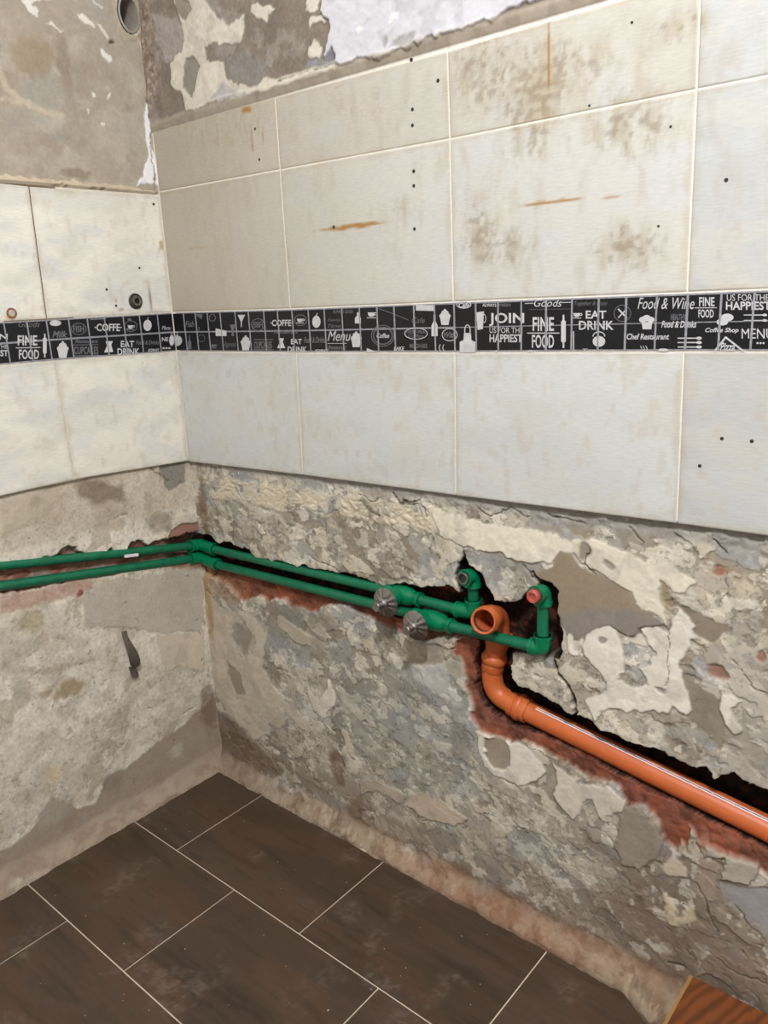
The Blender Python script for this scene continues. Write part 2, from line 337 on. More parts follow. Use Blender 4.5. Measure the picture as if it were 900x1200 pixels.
white([(300, 315), (330, 330), (370, 370), (420, 380), (470, 395), (505, 420), (500, 440), (455, 465), (452, 485), (440, 485), (435, 460), (415, 420), (395, 425), (375, 450), (355, 475), (330, 450), (310, 430), (312, 370)], A5, (205, 195, 178))
white([(425, 180), (450, 180), (530, 250), (560, 270), (605, 310), (600, 345), (540, 335), (500, 300), (450, 260), (428, 220)], AA, (200, 188, 166))
white([(590, 230), (620, 250), (680, 300), (670, 315), (620, 280)], AA, (180, 168, 148))
white([(600, 570), (620, 600), (655, 625), (690, 570), (690, 510), (710, 520), (715, 570), (735, 600), (735, 650), (690, 700), (675, 735), (640, 700), (605, 660), (598, 610)], AA, (212, 204, 188))
white([(770, 790), (795, 800), (820, 870), (835, 930), (820, 930), (790, 880)], AA, CRM)
W.patch([(55, 60), (110, 130), (200, 160), (290, 180), (380, 260), (350, 350), (360, 400), (345, 450), (400, 550), (470, 640), (540, 700), (580, 740), (590, 790), (540, 770), (480, 700), (480, 760), (440, 785), (380, 750), (380, 810), (300, 860), (230, 820), (130, 640), (60, 520), (30, 350), (30, 290)], (192, 180, 160), AA, dh=-.0014, op=.8, edge=.25, soft=.003)
W.patch([(200, 190), (290, 180), (340, 240), (380, 270), (360, 330), (320, 370), (300, 290), (240, 200)], (190, 180, 162), AA, op=.8)
W.blob(245, 300, 58, 90, (136, 128, 114), .85, AA, .002); W.blob(400, 480, 42, 45, (138, 128, 112), .85, AA, .002)
W.patch([(155, 430), (235, 490), (260, 600), (210, 610), (160, 490)], (150, 138, 120), AA, dh=.002, edge=.4)
W.patch([(520, 0), (600, 0), (700, 110), (660, 330), (560, 330), (460, 230), (380, 210), (330, 130)], (132, 124, 110), (230, 700, 4.5), soft=.01, op=.5)
white([(360, 880), (440, 850), (520, 900), (600, 940), (660, 990), (600, 1030), (500, 1010), (400, 970), (330, 920)], AB, (184, 168, 148), dh=-.003)
white([(80, 790), (180, 780), (300, 840), (340, 880), (300, 900), (240, 860), (160, 850), (90, 860)], AB, (170, 156, 138))
white([(680, 905), (780, 940), (770, 965), (700, 940)], AB, (188, 176, 156))
W.patch([(360, 190), (420, 180), (540, 160), (590, 290), (640, 380), (600, 400), (520, 330), (440, 290), (380, 250)], (186, 182, 174), AB, soft=.008, op=.8, dh=-.001)
W.patch([(330, 60), (430, 50), (560, 90), (540, 160), (440, 190), (360, 180)], (150, 138, 118), AB, soft=.004, op=.6, dh=.003)
W.patch([(580, 450), (660, 480), (690, 600), (660, 700), (560, 640), (570, 520)], (118, 112, 106), AB, soft=.008, op=.6)
W.patch([(60, 870), (100, 870), (150, 1080), (0, 1080), (0, 960)], (112, 92, 72), AB, soft=.012, op=.7)
W.patch([(700, 880), (790, 920), (770, 1080), (740, 1080), (690, 940)], (110, 84, 68), AA, soft=.008, op=.7)
W.patch([(300, 560), (345, 500), (420, 560), (410, 600), (340, 590)], (184, 172, 152), AR, soft=.003, dh=-.002)
W.patch([(460, 430), (520, 400), (620, 450), (740, 500), (760, 560), (700, 620), (580, 610), (600, 500), (500, 500)], (166, 158, 144), AR, soft=.003, dh=-.004, edge=.5)
W.patch([(480, 510), (560, 540), (560, 700), (500, 700), (460, 620)], (150, 134, 118), AR, soft=.004)
W.patch([(570, 610), (660, 640), (800, 640), (800, 890), (700, 800), (650, 740), (580, 660)], (148, 144, 140), AR, soft=.003, dh=.001, edge=.4)
W.patch([(300, 650), (340, 700), (380, 790), (430, 760), (470, 740), (460, 800), (380, 830), (330, 810)], (190, 176, 148), AR, soft=.004, op=.8, dh=-.002)
W.patch([(100, 300), (180, 250), (260, 330), (300, 420), (280, 520), (200, 560), (130, 540), (80, 440)], (142, 132, 118), AR, soft=.004, dh=-.003, edge=.4)
W.patch([(290, 880), (400, 820), (520, 860), (520, 960), (420, 1040), (340, 980)], (112, 98, 86), AR, soft=.012, op=.7)
W.patch([(60, 940), (200, 960), (300, 1040), (380, 1200), (150, 1200), (0, 1060), (0, 930)], (134, 98, 72), AR, soft=.012, op=.6)
W.patch([(0, 820), (80, 880), (220, 1080), (170, 1200), (0, 1080)], (176, 156, 134), AR, soft=.012, op=.35)
# exposed red brick below the chases
BRK = (118, 64, 46)
def brick(p, off=None, dh=.009, soft=.0035, op=.92, **k):
    d, m = W.patch(p, BRK, off, dh=dh, soft=soft, op=op, **k)
    v = fbm(U, Z, .025, 4, 301, .6); W.paint(m*ss(.1, .5, v), (146, 82, 56), .6); W.paint(m*ss(.1, .5, -v), (86, 52, 40), .7)
    W.h = W.h+m*.0025*fbm(U, Z, .02, 4, 303)
brick([(225, 660), (240, 664), (262, 684), (283, 707), (300, 700), (312, 705), (330, 703), (345, 712), (370, 716), (385, 708), (400, 708), (417, 717), (435, 728), (453, 736), (470, 744), (485, 750), (520, 747), (545, 747), (545, 733), (440, 708), (350, 686), (300, 668), (250, 650), (225, 640)], corner=True, dh=.012)
brick([(533, 752), (557, 744), (575, 760), (590, 830), (610, 845), (640, 862), (700, 895), (760, 928), (820, 956), (900, 998), (960, 1040), (960, 1060), (900, 1026), (880, 1012), (850, 1002), (815, 985), (806, 975), (802, 995), (795, 985), (790, 1000), (775, 985), (772, 968), (757, 945), (735, 945), (728, 925), (700, 915), (680, 905), (655, 890), (640, 885), (615, 868), (600, 870), (575, 862), (560, 856), (552, 845), (550, 820), (545, 800), (540, 775), (528, 762)])
for p in ((845, 671, 11, 7), (841, 790, 12, 9), (889, 767, 7, 6), (823, 985, 7, 14)): W.blob(*p, (140, 96, 76), .8, dh=.003)
W.blob(262, 690, 26, 16, (142, 104, 76), .55); W.blob(238, 600, 5, 45, (112, 86, 62), .7); W.blob(244, 700, 4, 60, (166, 134, 90), .8)
W.patch([(200, 790), (243, 790), (256, 820), (280, 850), (300, 870), (330, 905), (200, 905)], (108, 90, 74), soft=.012, op=.75, corner=True)
# cracks and gouges
for p, o, wd, dp in [([(75, 60), (100, 100), (180, 90), (210, 155)], AM, .0022, .005), ([(415, 130), (480, 150), (540, 120), (610, 160)], AM, .0016, .004), ([(690, 150), (750, 170), (850, 180)], AM, .0016, .004),
                     ([(600, 350), (640, 390)], AM, .0012, .004), ([(860, 300), (850, 360), (890, 400)], AM, .0016, .004), ([(380, 620-600+600), (385, 40+600)], (0, 0, 1), .001, .002),
                     ([(455, 620), (500, 690), (540, 800), (555, 880)], AR, .0013, .004), ([(655, 730), (700, 810), (775, 895)], AR, .0014, .004), ([(520, 940), (600, 1020), (700, 1060), (790, 1100)], AR, .0012, .003),
                     ([(668, 940), (700, 975)], AR, .0014, .004), ([(335, 980), (360, 985), (402, 1010)], AR, .0022, .008), ([(345, 690), (368, 705)], AR, .0018, .006), ([(320, 840), (345, 860)], AR, .0015, .005),
                     ([(470, 310), (475, 390), (520, 410)], AB, .001, .0025), ([(290, 350), (330, 410)], AB, .001, .0025), ([(100, 380), (180, 460)], AB, .001, .002), ([(260, 730), (300, 790)], AB, .001, .002), ([(340, 920), (390, 980), (450, 1010)], AB, .0012, .003),
                     ([(575, 890), (550, 950), (530, 1000)], AA, .001, .003), ([(730, 420), (750, 440)], AA, .0014, .004), ([(700, 90), (740, 130), (765, 140)], A3, .0014, .004), ([(760, 220), (760, 290), (720, 330)], A3, .0013, .003),
                     ([(770, 520), (840, 610), (900, 640)], A3, .0012, .003), ([(550, 420), (548, 540), (555, 640)], A3, .001, .003), ([(400, 60), (460, 100)], A3, .0014, .004), ([(65, 215), (85, 240)], A3, .0016, .006),
                     ([(480, 330), (560, 370), (600, 395)], A2, .0012, .004), ([(195, 255), (215, 300)], A2, .0013, .004), ([(260, 400), (270, 440), (310, 480)], A2, .0016, .005), ([(545, 480), (520, 515)], A2, .0012, .004),
                     ([(380, 45), (430, 60)], A2, .0015, .004), ([(660, 120), (700, 140), (740, 130)], A2, .0015, .004), ([(780, 110), (800, 150), (870, 150), (885, 185)], A2, .002, .005)]:
    W.line(p, wd, dp, (84, 72, 60), o, .7)
for k in range(46):      # small slanting chips all over the lower render
    x, z = random.uniform(.15, 1.42), random.uniform(.07, .55); l = random.uniform(.008, .028); a = random.uniform(-1.2, -.5)
    P0 = np.array([x, z]); P1 = P0+l*np.array([math.cos(a), math.sin(a)]); f = W.uv; W.uv = lambda p, q_: (p, q_); W.line([P0, (P0+P1)/2+[.002, .001], P1], random.uniform(.0008, .0016), .003, (100, 88, 74), None, .5); W.uv = f
# mortar fillet at the foot
cv = ss(.046, -.004, Z+.010*fbm(U, Z, .05, 3, 40)-.012*ss(.7, 1.2, U)); W.h = W.h*(1-cv)+cv*(-.024+.0034*fbm(U, Z, .03, 5, 41, .6)-.035*ss(1.16, 1.24, U)*ss(.08, .0, Z))
fo = ss(.055, .02, Z+.016*fbm(U, Z, .05, 4, 42)-.015*ss(.7, 1.2, U)); W.paint(fo, (144, 127, 108), .8); W.paint(fo*ss(.0, .5, fbm(U, Z, .05, 4, 43)), (118, 92, 72), .7); W.paint(fo*ss(.2, .4, fbm(U, Z, .012, 4, 48)), (176, 160, 138), .45); W.paint(fo*ss(.2, .4, -fbm(U, Z, .014, 4, 49)), (96, 78, 62), .45); W.paint(fo*ss(.45, .8, U)*ss(1.25, 1, U), (134, 98, 76), .7); W.paint(fo*ss(.0, .4, fbm(U, Z*2, .03, 4, 44)), (170, 155, 134), .3); W.paint(ss(.075, .045, Z+.012*fbm(U, Z, .05, 3, 47))*ss(.03, .05, Z)*ss(.5, .8, U), (112, 82, 62), .55)
W.paint(fo*ss(.3, .1, U), (140, 124, 104), .6); W.c[:] = np.clip(W.c*1.10, 0, .8)
# the chases; inside colour darkened to paint in their deep shade
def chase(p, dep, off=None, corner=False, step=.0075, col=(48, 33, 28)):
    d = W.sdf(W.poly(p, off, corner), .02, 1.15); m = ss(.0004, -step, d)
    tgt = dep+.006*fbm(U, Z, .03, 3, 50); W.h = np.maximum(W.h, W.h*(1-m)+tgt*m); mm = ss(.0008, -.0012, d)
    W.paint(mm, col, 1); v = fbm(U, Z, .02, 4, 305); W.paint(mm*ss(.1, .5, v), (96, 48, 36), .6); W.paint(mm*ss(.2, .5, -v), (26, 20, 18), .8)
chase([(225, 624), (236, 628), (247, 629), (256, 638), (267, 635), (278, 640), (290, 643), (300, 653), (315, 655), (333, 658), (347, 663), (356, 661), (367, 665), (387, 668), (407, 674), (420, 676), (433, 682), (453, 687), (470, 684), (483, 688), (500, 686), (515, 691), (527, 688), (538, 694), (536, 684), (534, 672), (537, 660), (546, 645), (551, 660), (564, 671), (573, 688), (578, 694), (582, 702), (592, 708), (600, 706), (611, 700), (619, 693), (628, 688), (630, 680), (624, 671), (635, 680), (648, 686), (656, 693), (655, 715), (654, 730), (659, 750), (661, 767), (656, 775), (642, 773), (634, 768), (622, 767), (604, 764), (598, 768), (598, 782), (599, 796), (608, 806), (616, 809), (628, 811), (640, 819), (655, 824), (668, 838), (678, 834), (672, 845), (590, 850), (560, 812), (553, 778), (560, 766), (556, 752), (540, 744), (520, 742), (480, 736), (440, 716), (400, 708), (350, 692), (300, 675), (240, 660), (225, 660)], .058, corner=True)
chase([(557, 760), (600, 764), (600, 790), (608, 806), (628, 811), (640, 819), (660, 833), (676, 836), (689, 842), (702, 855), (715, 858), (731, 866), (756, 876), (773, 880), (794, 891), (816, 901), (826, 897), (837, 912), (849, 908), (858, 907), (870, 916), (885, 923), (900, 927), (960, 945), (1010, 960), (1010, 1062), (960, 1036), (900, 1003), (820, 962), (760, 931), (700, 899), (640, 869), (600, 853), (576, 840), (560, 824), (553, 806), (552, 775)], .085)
W.line([(643, 772), (655, 790), (668, 812), (676, 834)], .006, .022, (74, 64, 46), None, .9)
W.line([(626, 671), (634, 690)], .003, .02, (40, 30, 26)); W.blob(590, 702, 8, 5, (196, 186, 168), .9); W.blob(515, 697, 14, 5, (120, 60, 45), .9)
W.line([(855, 909), (875, 920), (900, 930)], .002, .01, (110, 66, 44))
# behind the tiles: flat bed with pale joints
TB = np.interp(U, [uvR(*p, 0)[0] for p in ((218, 541), (355, 557), (534, 581), (793, 614))]+[2.7], [uvR(*p, 0)[1] for p in ((218, 541), (355, 557), (534, 581), (793, 614))]+[.888])
bed = (Z > TB+.002) & (Z < ZE+.001); W.h[bed] = .0010; W.c[bed] = lin((226, 220, 208))
# upper plaster above the tiles
up = Z > ZE; W.base = None
h2 = -.002+.0016*fbm(U, Z, .12, 3, 60)+.0014*fbm(U, Z, .025, 5, 61, .6)*(Z < 1.97); cz = ss(.075, .02, U)*ss(-.2, .3, fbm(U, Z, .2, 2, 62)+.3); f1, f2, hh = worley(W.wu, W.wz, .008, 63, 0, 1.8); h2 = h2-cz*.003*(hh-.3)
band = ss(ZE+.026, ZE+.012, Z+.003*fbm(U, Z, .05, 3, 64)); h2 = h2*(1-band)+band*(-.0002-.010*np.clip((Z-ZE)/.03, 0, 1))
c_low = W.c.copy(); h_low = W.h.copy()
W.c[:] = lin((130, 119, 106)); cover(W, (116, 107, 98), .05, 400, .0, .4, .6); cover(W, (152, 144, 134), .06, 410, .1, .4, .7); W.h = h2
W.paint(cz, (140, 122, 106), .8); W.paint(cz*ss(.1, .4, fbm(U, Z, .01, 3, 66)), (172, 158, 142), .7)
B4 = (160, 0, 3.75)
W.patch([(90, 60), (200, 90), (240, 180), (210, 240), (150, 280), (110, 180)], (156, 147, 138), B4, soft=.004)
W.patch([(-150, -700), (180, 0), (230, 180), (210, 240), (165, 280), (170, 380), (220, 420), (240, 490), (350, 450), (600, 400), (900, 320), (900, 292), (800, 310), (640, 360), (570, 350), (530, 390), (500, 380), (420, 350), (400, 270), (340, 280), (320, 260), (320, 215), (400, 190), (440, 200), (480, 190), (490, 70), (420, 120), (350, 50), (320, 0), (250, -200), (200, -700)], (204, 196, 180), B4, dh=-.0014, edge=.4)
W.patch([(340, 440), (400, 360), (450, 400), (520, 420), (440, 445)], (172, 168, 164), B4)
W.patch([(190, 0), (255, 0), (262, 60), (230, 95), (195, 60)], (146, 136, 122), B4, dh=.0015, edge=.4)
W.patch([(235, 260), (280, 250), (300, 290), (290, 350), (265, 425), (225, 400), (230, 310)], (140, 134, 122), B4, dh=.0022, edge=.5)
W.patch([(405, 265), (480, 235), (560, 250), (600, 330), (540, 380), (480, 360), (430, 350)], (134, 128, 120), B4, soft=.004)
for p in ([(520, 20), (600, 20), (635, 50), (600, 80), (590, 115), (560, 90), (520, 70)], [(760, -60), (830, -60), (825, 50), (790, 70), (755, 45)], [(800, 180), (840, 210), (830, 255), (780, 250), (770, 215)], [(790, 85), (850, 80), (870, 110), (800, 115), (780, 130)]):
    W.patch(p, (206, 198, 182), B4, dh=-.0014, edge=.4)
P = [(832, -1500), (838, 60), (880, 100), (875, 150), (850, 250), (890, 292), (905, 300), (1200, 215), (1500, 110), (1700, 30), (2100, -60), (4500, -60), (4500, -1500)]
d, m = W.patch(P, (202, 200, 203), B4, dh=-.0045, edge=.5, warp=1.6, soft=.0012); W.h = W.h+m*(-.0005*fbm(U, Z, .05, 3, 69)); W.a = np.where(m > .5, .10, W.a)
W.patch([(850, 250), (880, 230), (900, 270), (890, 292)], (120, 118, 122), B4, dh=.004); W.patch([(780, 260), (850, 255), (890, 290), (760, 300)], (140, 138, 138), B4, soft=.004)
for p in ((428, 38, 5, 4), (468, 24, 6, 4)): W.blob(*p, (226, 224, 220), .9)
for p in ((458, 48, 3, 6), (478, 50, 14, 5)): W.blob(*p, (150, 144, 138), .7, dh=.002)
W.a = np.where(band > .5, .45, W.a); W.paint(band, (166, 155, 138), .92); W.paint(band*ss(0, .5, fbm(U, Z, .03, 4, 68)), (142, 130, 114), .5)
W.paint(ss(.004, .0, np.abs(Z-ZE-.028-.002*fbm(U, Z, .03, 3, 67)))*ss(.12, .2, U)*ss(.62, .5, U), (206, 198, 180), .7)
far = ss(1.96, 2.05, Z); W.paint(far, (202, 200, 203), 1)
W.h = np.where(up, W.h, h_low); W.c = np.where(up[..., None], W.c, c_low)
me = W.mesh('wall_right', lambda u, z, h: (u, h, z), False)
wall_right = link('wall_right', me, M['plaster']); wall_right['kind'] = 'structure'; wall_right['label'] = 'right wall of scraped grey plaster with chased slots and old tiles above'

# ================================================================== LEFT WALL
us = axis([(-.12, .72, .0023), (.72, 2.7, .02)]); zs = axis([(-.02, .88, .0023), (.88, 1.46, .02), (1.46, 1.98, .0025), (1.98, 2.7, .02)])
W = Wall(us, zs, uvL); U, Z = W.U, W.Z
rough_base(W, .5, 103, .2)
W.paint(np.ones(U.shape), (206, 197, 180))
n_ = fbm(W.wu, W.wz*1.3, .12, 5, 970); W.paint(ss(.2, .24, n_), (186, 176, 158), .6); W.paint(ss(.1, .14, -n_), (220, 212, 196), .6); W.paint(ss(.45, .48, fbm(W.wu, W.wz, .06, 5, 975)), (172, 160, 140), .7)
cover(W, (176, 163, 142), .07, 500, .1, .4, .5); cover(W, (216, 208, 190), .05, 510, .0, .4, .6); cover(W, (156, 140, 116), .02, 520, .45, .3, .45); cover(W, (132, 116, 96), .007, 530, .62, .15, .6)
L1 = (0, 520, 3); L6 = (0, 720, 3); L7 = (0, 740, 3.4615)
q = ss(.735, .76, Z); W.paint(q, (166, 152, 130), .55)
W.patch([(270, 140), (330, 125), (430, 150), (440, 200), (340, 215), (280, 190)], (128, 114, 94), L1, soft=.008, op=.85)
W.patch([(560, 60), (650, 40), (655, 130), (600, 165), (575, 120)], (134, 128, 118), L1, soft=.003, dh=.0015, edge=.4)
W.patch([(0, 200), (200, 160), (240, 180), (180, 210), (160, 250), (0, 330)], (176, 164, 142), L1, soft=.008, op=.6, dh=-.0015)
W.patch([(500, 260), (600, 240), (610, 300), (540, 320)], (142, 130, 114), L1, soft=.006, op=.6)
W.patch([(290, 570), (310, 520), (370, 475), (440, 465), (470, 490), (520, 460), (600, 440), (680, 440), (715, 480), (715, 660), (600, 665), (540, 660), (400, 640), (300, 640)], (176, 166, 151), L1, soft=.003, flat=.0092, edge=.15, op=.75)
W.line([(330, 625), (450, 600), (700, 545)], .0012, -.0008, (190, 180, 164), L1, .7)
W.patch([(0, 525), (120, 510), (300, 470), (330, 500), (250, 540), (120, 570), (0, 600)], (168, 130, 112), L1, soft=.006, op=.7)
W.patch([(560, 420), (640, 405), (760, 405), (760, 440), (640, 440)], (138, 104, 78), L1, soft=.006, op=.85)
W.blob(277, 525, 14, 14, (134, 80, 68), .9, L1, -.004)
W.blob(110, 625, 45, 45, (166, 152, 120), .7, L1); W.blob(190, 620, 40, 50, (204, 196, 180), .7, L1)
W.blob(250, 260, 65, 30, (158, 138, 108), .85, L6); W.blob(160, 275, 28, 18, (160, 142, 114), .7, L6); W.blob(75, 255, 40, 60, (176, 170, 154), .7, L6); W.blob(60, 130, 80, 50, (176, 168, 150), .6, L6); W.blob(590, 240, 35, 40, (168, 156, 138), .6, L6)
W.patch([(550, 70), (640, 75), (715, 60), (715, 200), (640, 180), (580, 200)], (200, 188, 166), L6, soft=.003, dh=-.0012, edge=.2)
W.patch([(0, 170), (150, 190), (320, 150), (330, 165), (150, 210), (0, 200)], (150, 134, 112), L6, soft=.006, op=.5)
W.blob(190, 560, 40, 40, (196, 178, 136), .5, L6); W.blob(50, 470, 60, 80, (208, 200, 186), .6, L6)
# grey-brown foot of the wall
W.patch([(-900, 1000), (0, 835), (80, 790), (130, 740), (180, 640), (220, 650), (270, 690), (330, 670), (360, 620), (370, 580), (450, 540), (500, 490), (560, 450), (620, 410), (690, 350), (725, 230), (780, 300), (780, 540), (300, 800), (-900, 1400)], (150, 134, 116), L6, soft=.004, op=.9, corner=True, dh=.0006)
W.blob(195, 690, 60, 55, (162, 154, 140), .8, L6); W.blob(400, 590, 45, 40, (138, 126, 112), .8, L6); W.blob(625, 480, 32, 30, (182, 172, 154), .8, L6); W.blob(710, 440, 32, 50, (160, 148, 130), .7, L6); W.blob(560, 520, 70, 20, (160, 146, 126), .6, L6)
W.blob(735, 330, 30, 90, (116, 98, 82), .7, L6)
for k in range(60):
    x, z = random.uniform(.0, .62), random.uniform(.08, .85); f = W.uv; W.uv = lambda p, q_: (p, q_); a = random.uniform(-.5, .9); l = random.uniform(.002, .012)
    W.line([(x, z), (x+l*math.cos(a), z+l*math.sin(a))], random.uniform(.0008, .0022), .003, (112, 98, 80), None, .7, 2); W.uv = f
for p, o in [([(410, 468), (440, 456)], L6), ([(635, 355), (690, 325)], L6), ([(100, 430-430+640), (101, 642)], (0, 0, 1)), ([(515, 60), (517, 85)], L1), ([(525, 85), (560, 105), (600, 130)], L1)]: W.line(p, .0013, .004, (96, 82, 68), o, .8)
cv = ss(.055, -.004, Z+.008*fbm(U, Z, .06, 3, 140)); W.h = W.h*(1-cv)+cv*(-.016+.0024*fbm(U, Z, .03, 5, 141, .6))
W.paint(ss(.045, .025, Z+.02*fbm(U, Z, .07, 4, 142)), (166, 148, 128), .8); W.paint(ss(.05, .03, Z)*ss(.0, .4, fbm(U, Z*2, .06, 4, 143)), (140, 120, 102), .7)
d = W.sdf(W.poly([(-400, 560), (0, 436), (30, 434), (60, 428), (85, 422), (130, 412), (160, 398), (180, 402), (220, 372), (245, 366), (270, 372), (290, 392), (330, 392), (350, 385), (380, 388), (392, 368), (410, 380), (430, 384), (455, 362), (470, 350), (490, 340), (520, 354), (560, 337), (600, 332), (612, 322), (632, 326), (660, 322), (760, 318), (760, 412), (700, 412), (500, 438), (300, 472), (100, 512), (0, 527), (-400, 600)], L1, True), .02, 1.4)
W.patch([(600, 325), (612, 300), (632, 285), (645, 310), (660, 290), (680, 305), (760, 290), (760, 340), (600, 345)], (150, 112, 96), L1, dh=.004, soft=.002, corner=True)
m = ss(.0004, -.004, d); W.h = np.maximum(W.h, W.h*(1-m)+(.026+.030*ss(.09, .02, U)+.004*fbm(U, Z, .02, 3, 150))*m); mm = ss(.0008, -.0012, d)
W.paint(mm, (140, 106, 88), 1); W.paint(mm*ss(0, .4, fbm(U, Z*3, .04, 3, 151)), (112, 66, 52), .8); W.paint(mm*ss(.1, .5, -fbm(U, Z*3, .04, 3, 152)), (134, 126, 116), .8)
bed = (Z > ZA-.002) & (Z < ZD+.003); W.h[bed] = .0012; W.c[bed] = lin((206, 198, 182)); W.c[bed & (Z > ZC) & (U > .25) & (U < .4)] = lin((108, 90, 70))
W.base = None; up = Z > ZD+.003; hl, cl = W.h.copy(), W.c.copy()
W.a = np.where(up, .5, W.a); W.c[:] = lin((160, 149, 133)); cover(W, (148, 136, 120), .12, 600, .0, .6, .7); cover(W, (174, 165, 149), .1, 610, .1, .5, .6); cover(W, (128, 112, 94), .03, 620, .5, .4, .25); cover(W, (150, 148, 138), .08, 630, .2, .4, .6)
cover(W, (186, 177, 160), .05, 640, .35, .4, .35); W.h = .0010+.0014*fbm(U, Z, .15, 3, 160)+.0005*fbm(U, Z, .02, 3, 161)
T5 = (0, 0, 5)
W.blob(170, 330, 130, 130, (142, 122, 96), .6, T5); W.blob(360, 370, 40, 190, (130, 114, 98), .55, T5); W.blob(430, 800, 60, 120, (142, 132, 118), .5, T5)
W.line([(-30, 400), (30, 520), (100, 590), (200, 640), (350, 690)], .010, -.0004, (186, 172, 150), T5, .75); W.line([(0, 580), (100, 600)], .007, 0, (186, 172, 150), T5, .6)
for p in ([(450, 90), (475, 95), (540, 160), (535, 175), (500, 150)], [(555, 140), (575, 145), (635, 205), (635, 220), (600, 195)], [(580, 295), (605, 295), (635, 330), (640, 358), (612, 355), (590, 325)], [(260, 130), (290, 140), (360, 185), (340, 185)], [(520, 5), (590, 55), (580, 62), (530, 25)],
          [(110, -50), (290, -40), (280, 8), (200, 0), (185, 15), (225, 75), (205, 100), (175, 85), (120, 20)], [(520, 562), (545, 560), (550, 578), (530, 580)], [(615, 560), (630, 555), (625, 590), (615, 585)], [(485, 635), (498, 635), (500, 670), (490, 668)], [(572, 725), (592, 722), (594, 745), (575, 745)]):
    W.patch(p, (216, 210, 198), T5, dh=-.0008, soft=.0012)
W.patch([(840, 600), (850, 600), (862, 700), (872, 800), (890, 880), (940, 950), (940, 1075), (880, 1062), (760, 1085), (825, 1030), (832, 960), (862, 880), (835, 770)], (226, 224, 222), T5, dh=-.001, soft=.0012, edge=.3)
W.line([(770, 200), (800, 260), (830, 360), (845, 420)], .0022, -.001, (216, 206, 190), T5, .9)
W.line([(850, 370), (860, 600), (880, 860), (895, 1110)], .0016, .003, (112, 84, 60), T5, .9)
W.patch([(-400, 990), (0, 1012), (60, 1030), (150, 1045), (400, 1060), (650, 1080), (900, 1110), (900, 1145), (600, 1120), (0, 1090), (-400, 1080)], (196, 180, 156), T5, dh=-.003, soft=.0016, edge=.4)
W.blob(430, 1020, 90, 35, (122, 106, 88), .6, T5, -.001); W.line([(300, 1090), (430, 1100), (600, 1112)], .0014, .003, (120, 98, 76), T5, .8)
W.blob(650, 245, 14, 14, (70, 58, 46), .9, T5, .004)
# round opening high in the corner
hu, hz = .0275, 1.836; e = np.hypot((U-hu)/.0245, (Z-hz)/.0345); W.h = W.h-.004*np.exp(-((e-1.2)/.22)**2); W.paint(np.exp(-((e-1.25)/.2)**2), (176, 162, 138), .6)
m = ss(1.06, .97, e); W.h = W.h*(1-m)+.09*m; W.paint(ss(1.06, .97, e), (112, 100, 82), 1)
W.paint(ss(2, 2.1, Z), (202, 200, 203), 1)
W.h = np.where(up, W.h, hl); W.c = np.where(up[..., None], W.c, cl)
me = W.mesh('wall_left', lambda u, z, h: (-h, -u, z), True)
wall_left = link('wall_left', me, M['plaster']); wall_left['kind'] = 'structure'; wall_left['label'] = 'left wall of cream plaster with a slot for two green pipes'

# ================================================================== WALL TILES
def wl(side): return (lambda u, z, h: (u, h, z)) if side == 'R' else (lambda u, z, h: (-h, -u, z))
def gauss(u, z, lst, uv):
    r = 0
    for px, py, rx, ry, a in lst:
        c = uv(px, py, 0); du = abs(uv(px+rx, py, 0)[0]-c[0]); dz = abs(uv(px, py+ry, 0)[1]-c[1]); r = r+a*np.exp(-((u-c[0])/du)**2-((z-c[1])/dz)**2)
    return r
DIRT = [(640, 90, 90, 45, .9), (740, 150, 60, 40, .8), (735, 290, 45, 30, 1.0), (560, 270, 22, 40, .8), (620, 160, 30, 40, .7), (560, 60, 40, 60, .6), (800, 30, 30, 22, .8), (260, 150, 90, 30, .5), (430, 130, 60, 40, .35), (250, 260, 60, 90, .35), (600, 290, 40, 30, .6), (470, 245, 18, 18, .5)]
RUST = [(415, 265, 46, 3.2, 1.2), (648, 236, 46, 2.6, 1), (720, 230, 18, 2.2, .7), (643, 65, 1.8, 40, 1.3), (600, 36, 60, 3.5, .9), (288, 129, 12, 5, .8), (295, 162, 1.6, 24, .7), (308, 160, 1.4, 20, .6), (235, 290, 25, 2.5, .5), (402, 100, 14, 5, .5), (581, 52, 1.6, 12, .7), (568, 50, 1.4, 10, .6)]
def strokes(wpx):
    # rust strokes with slope are approximated by short overlapping spots
    return wpx
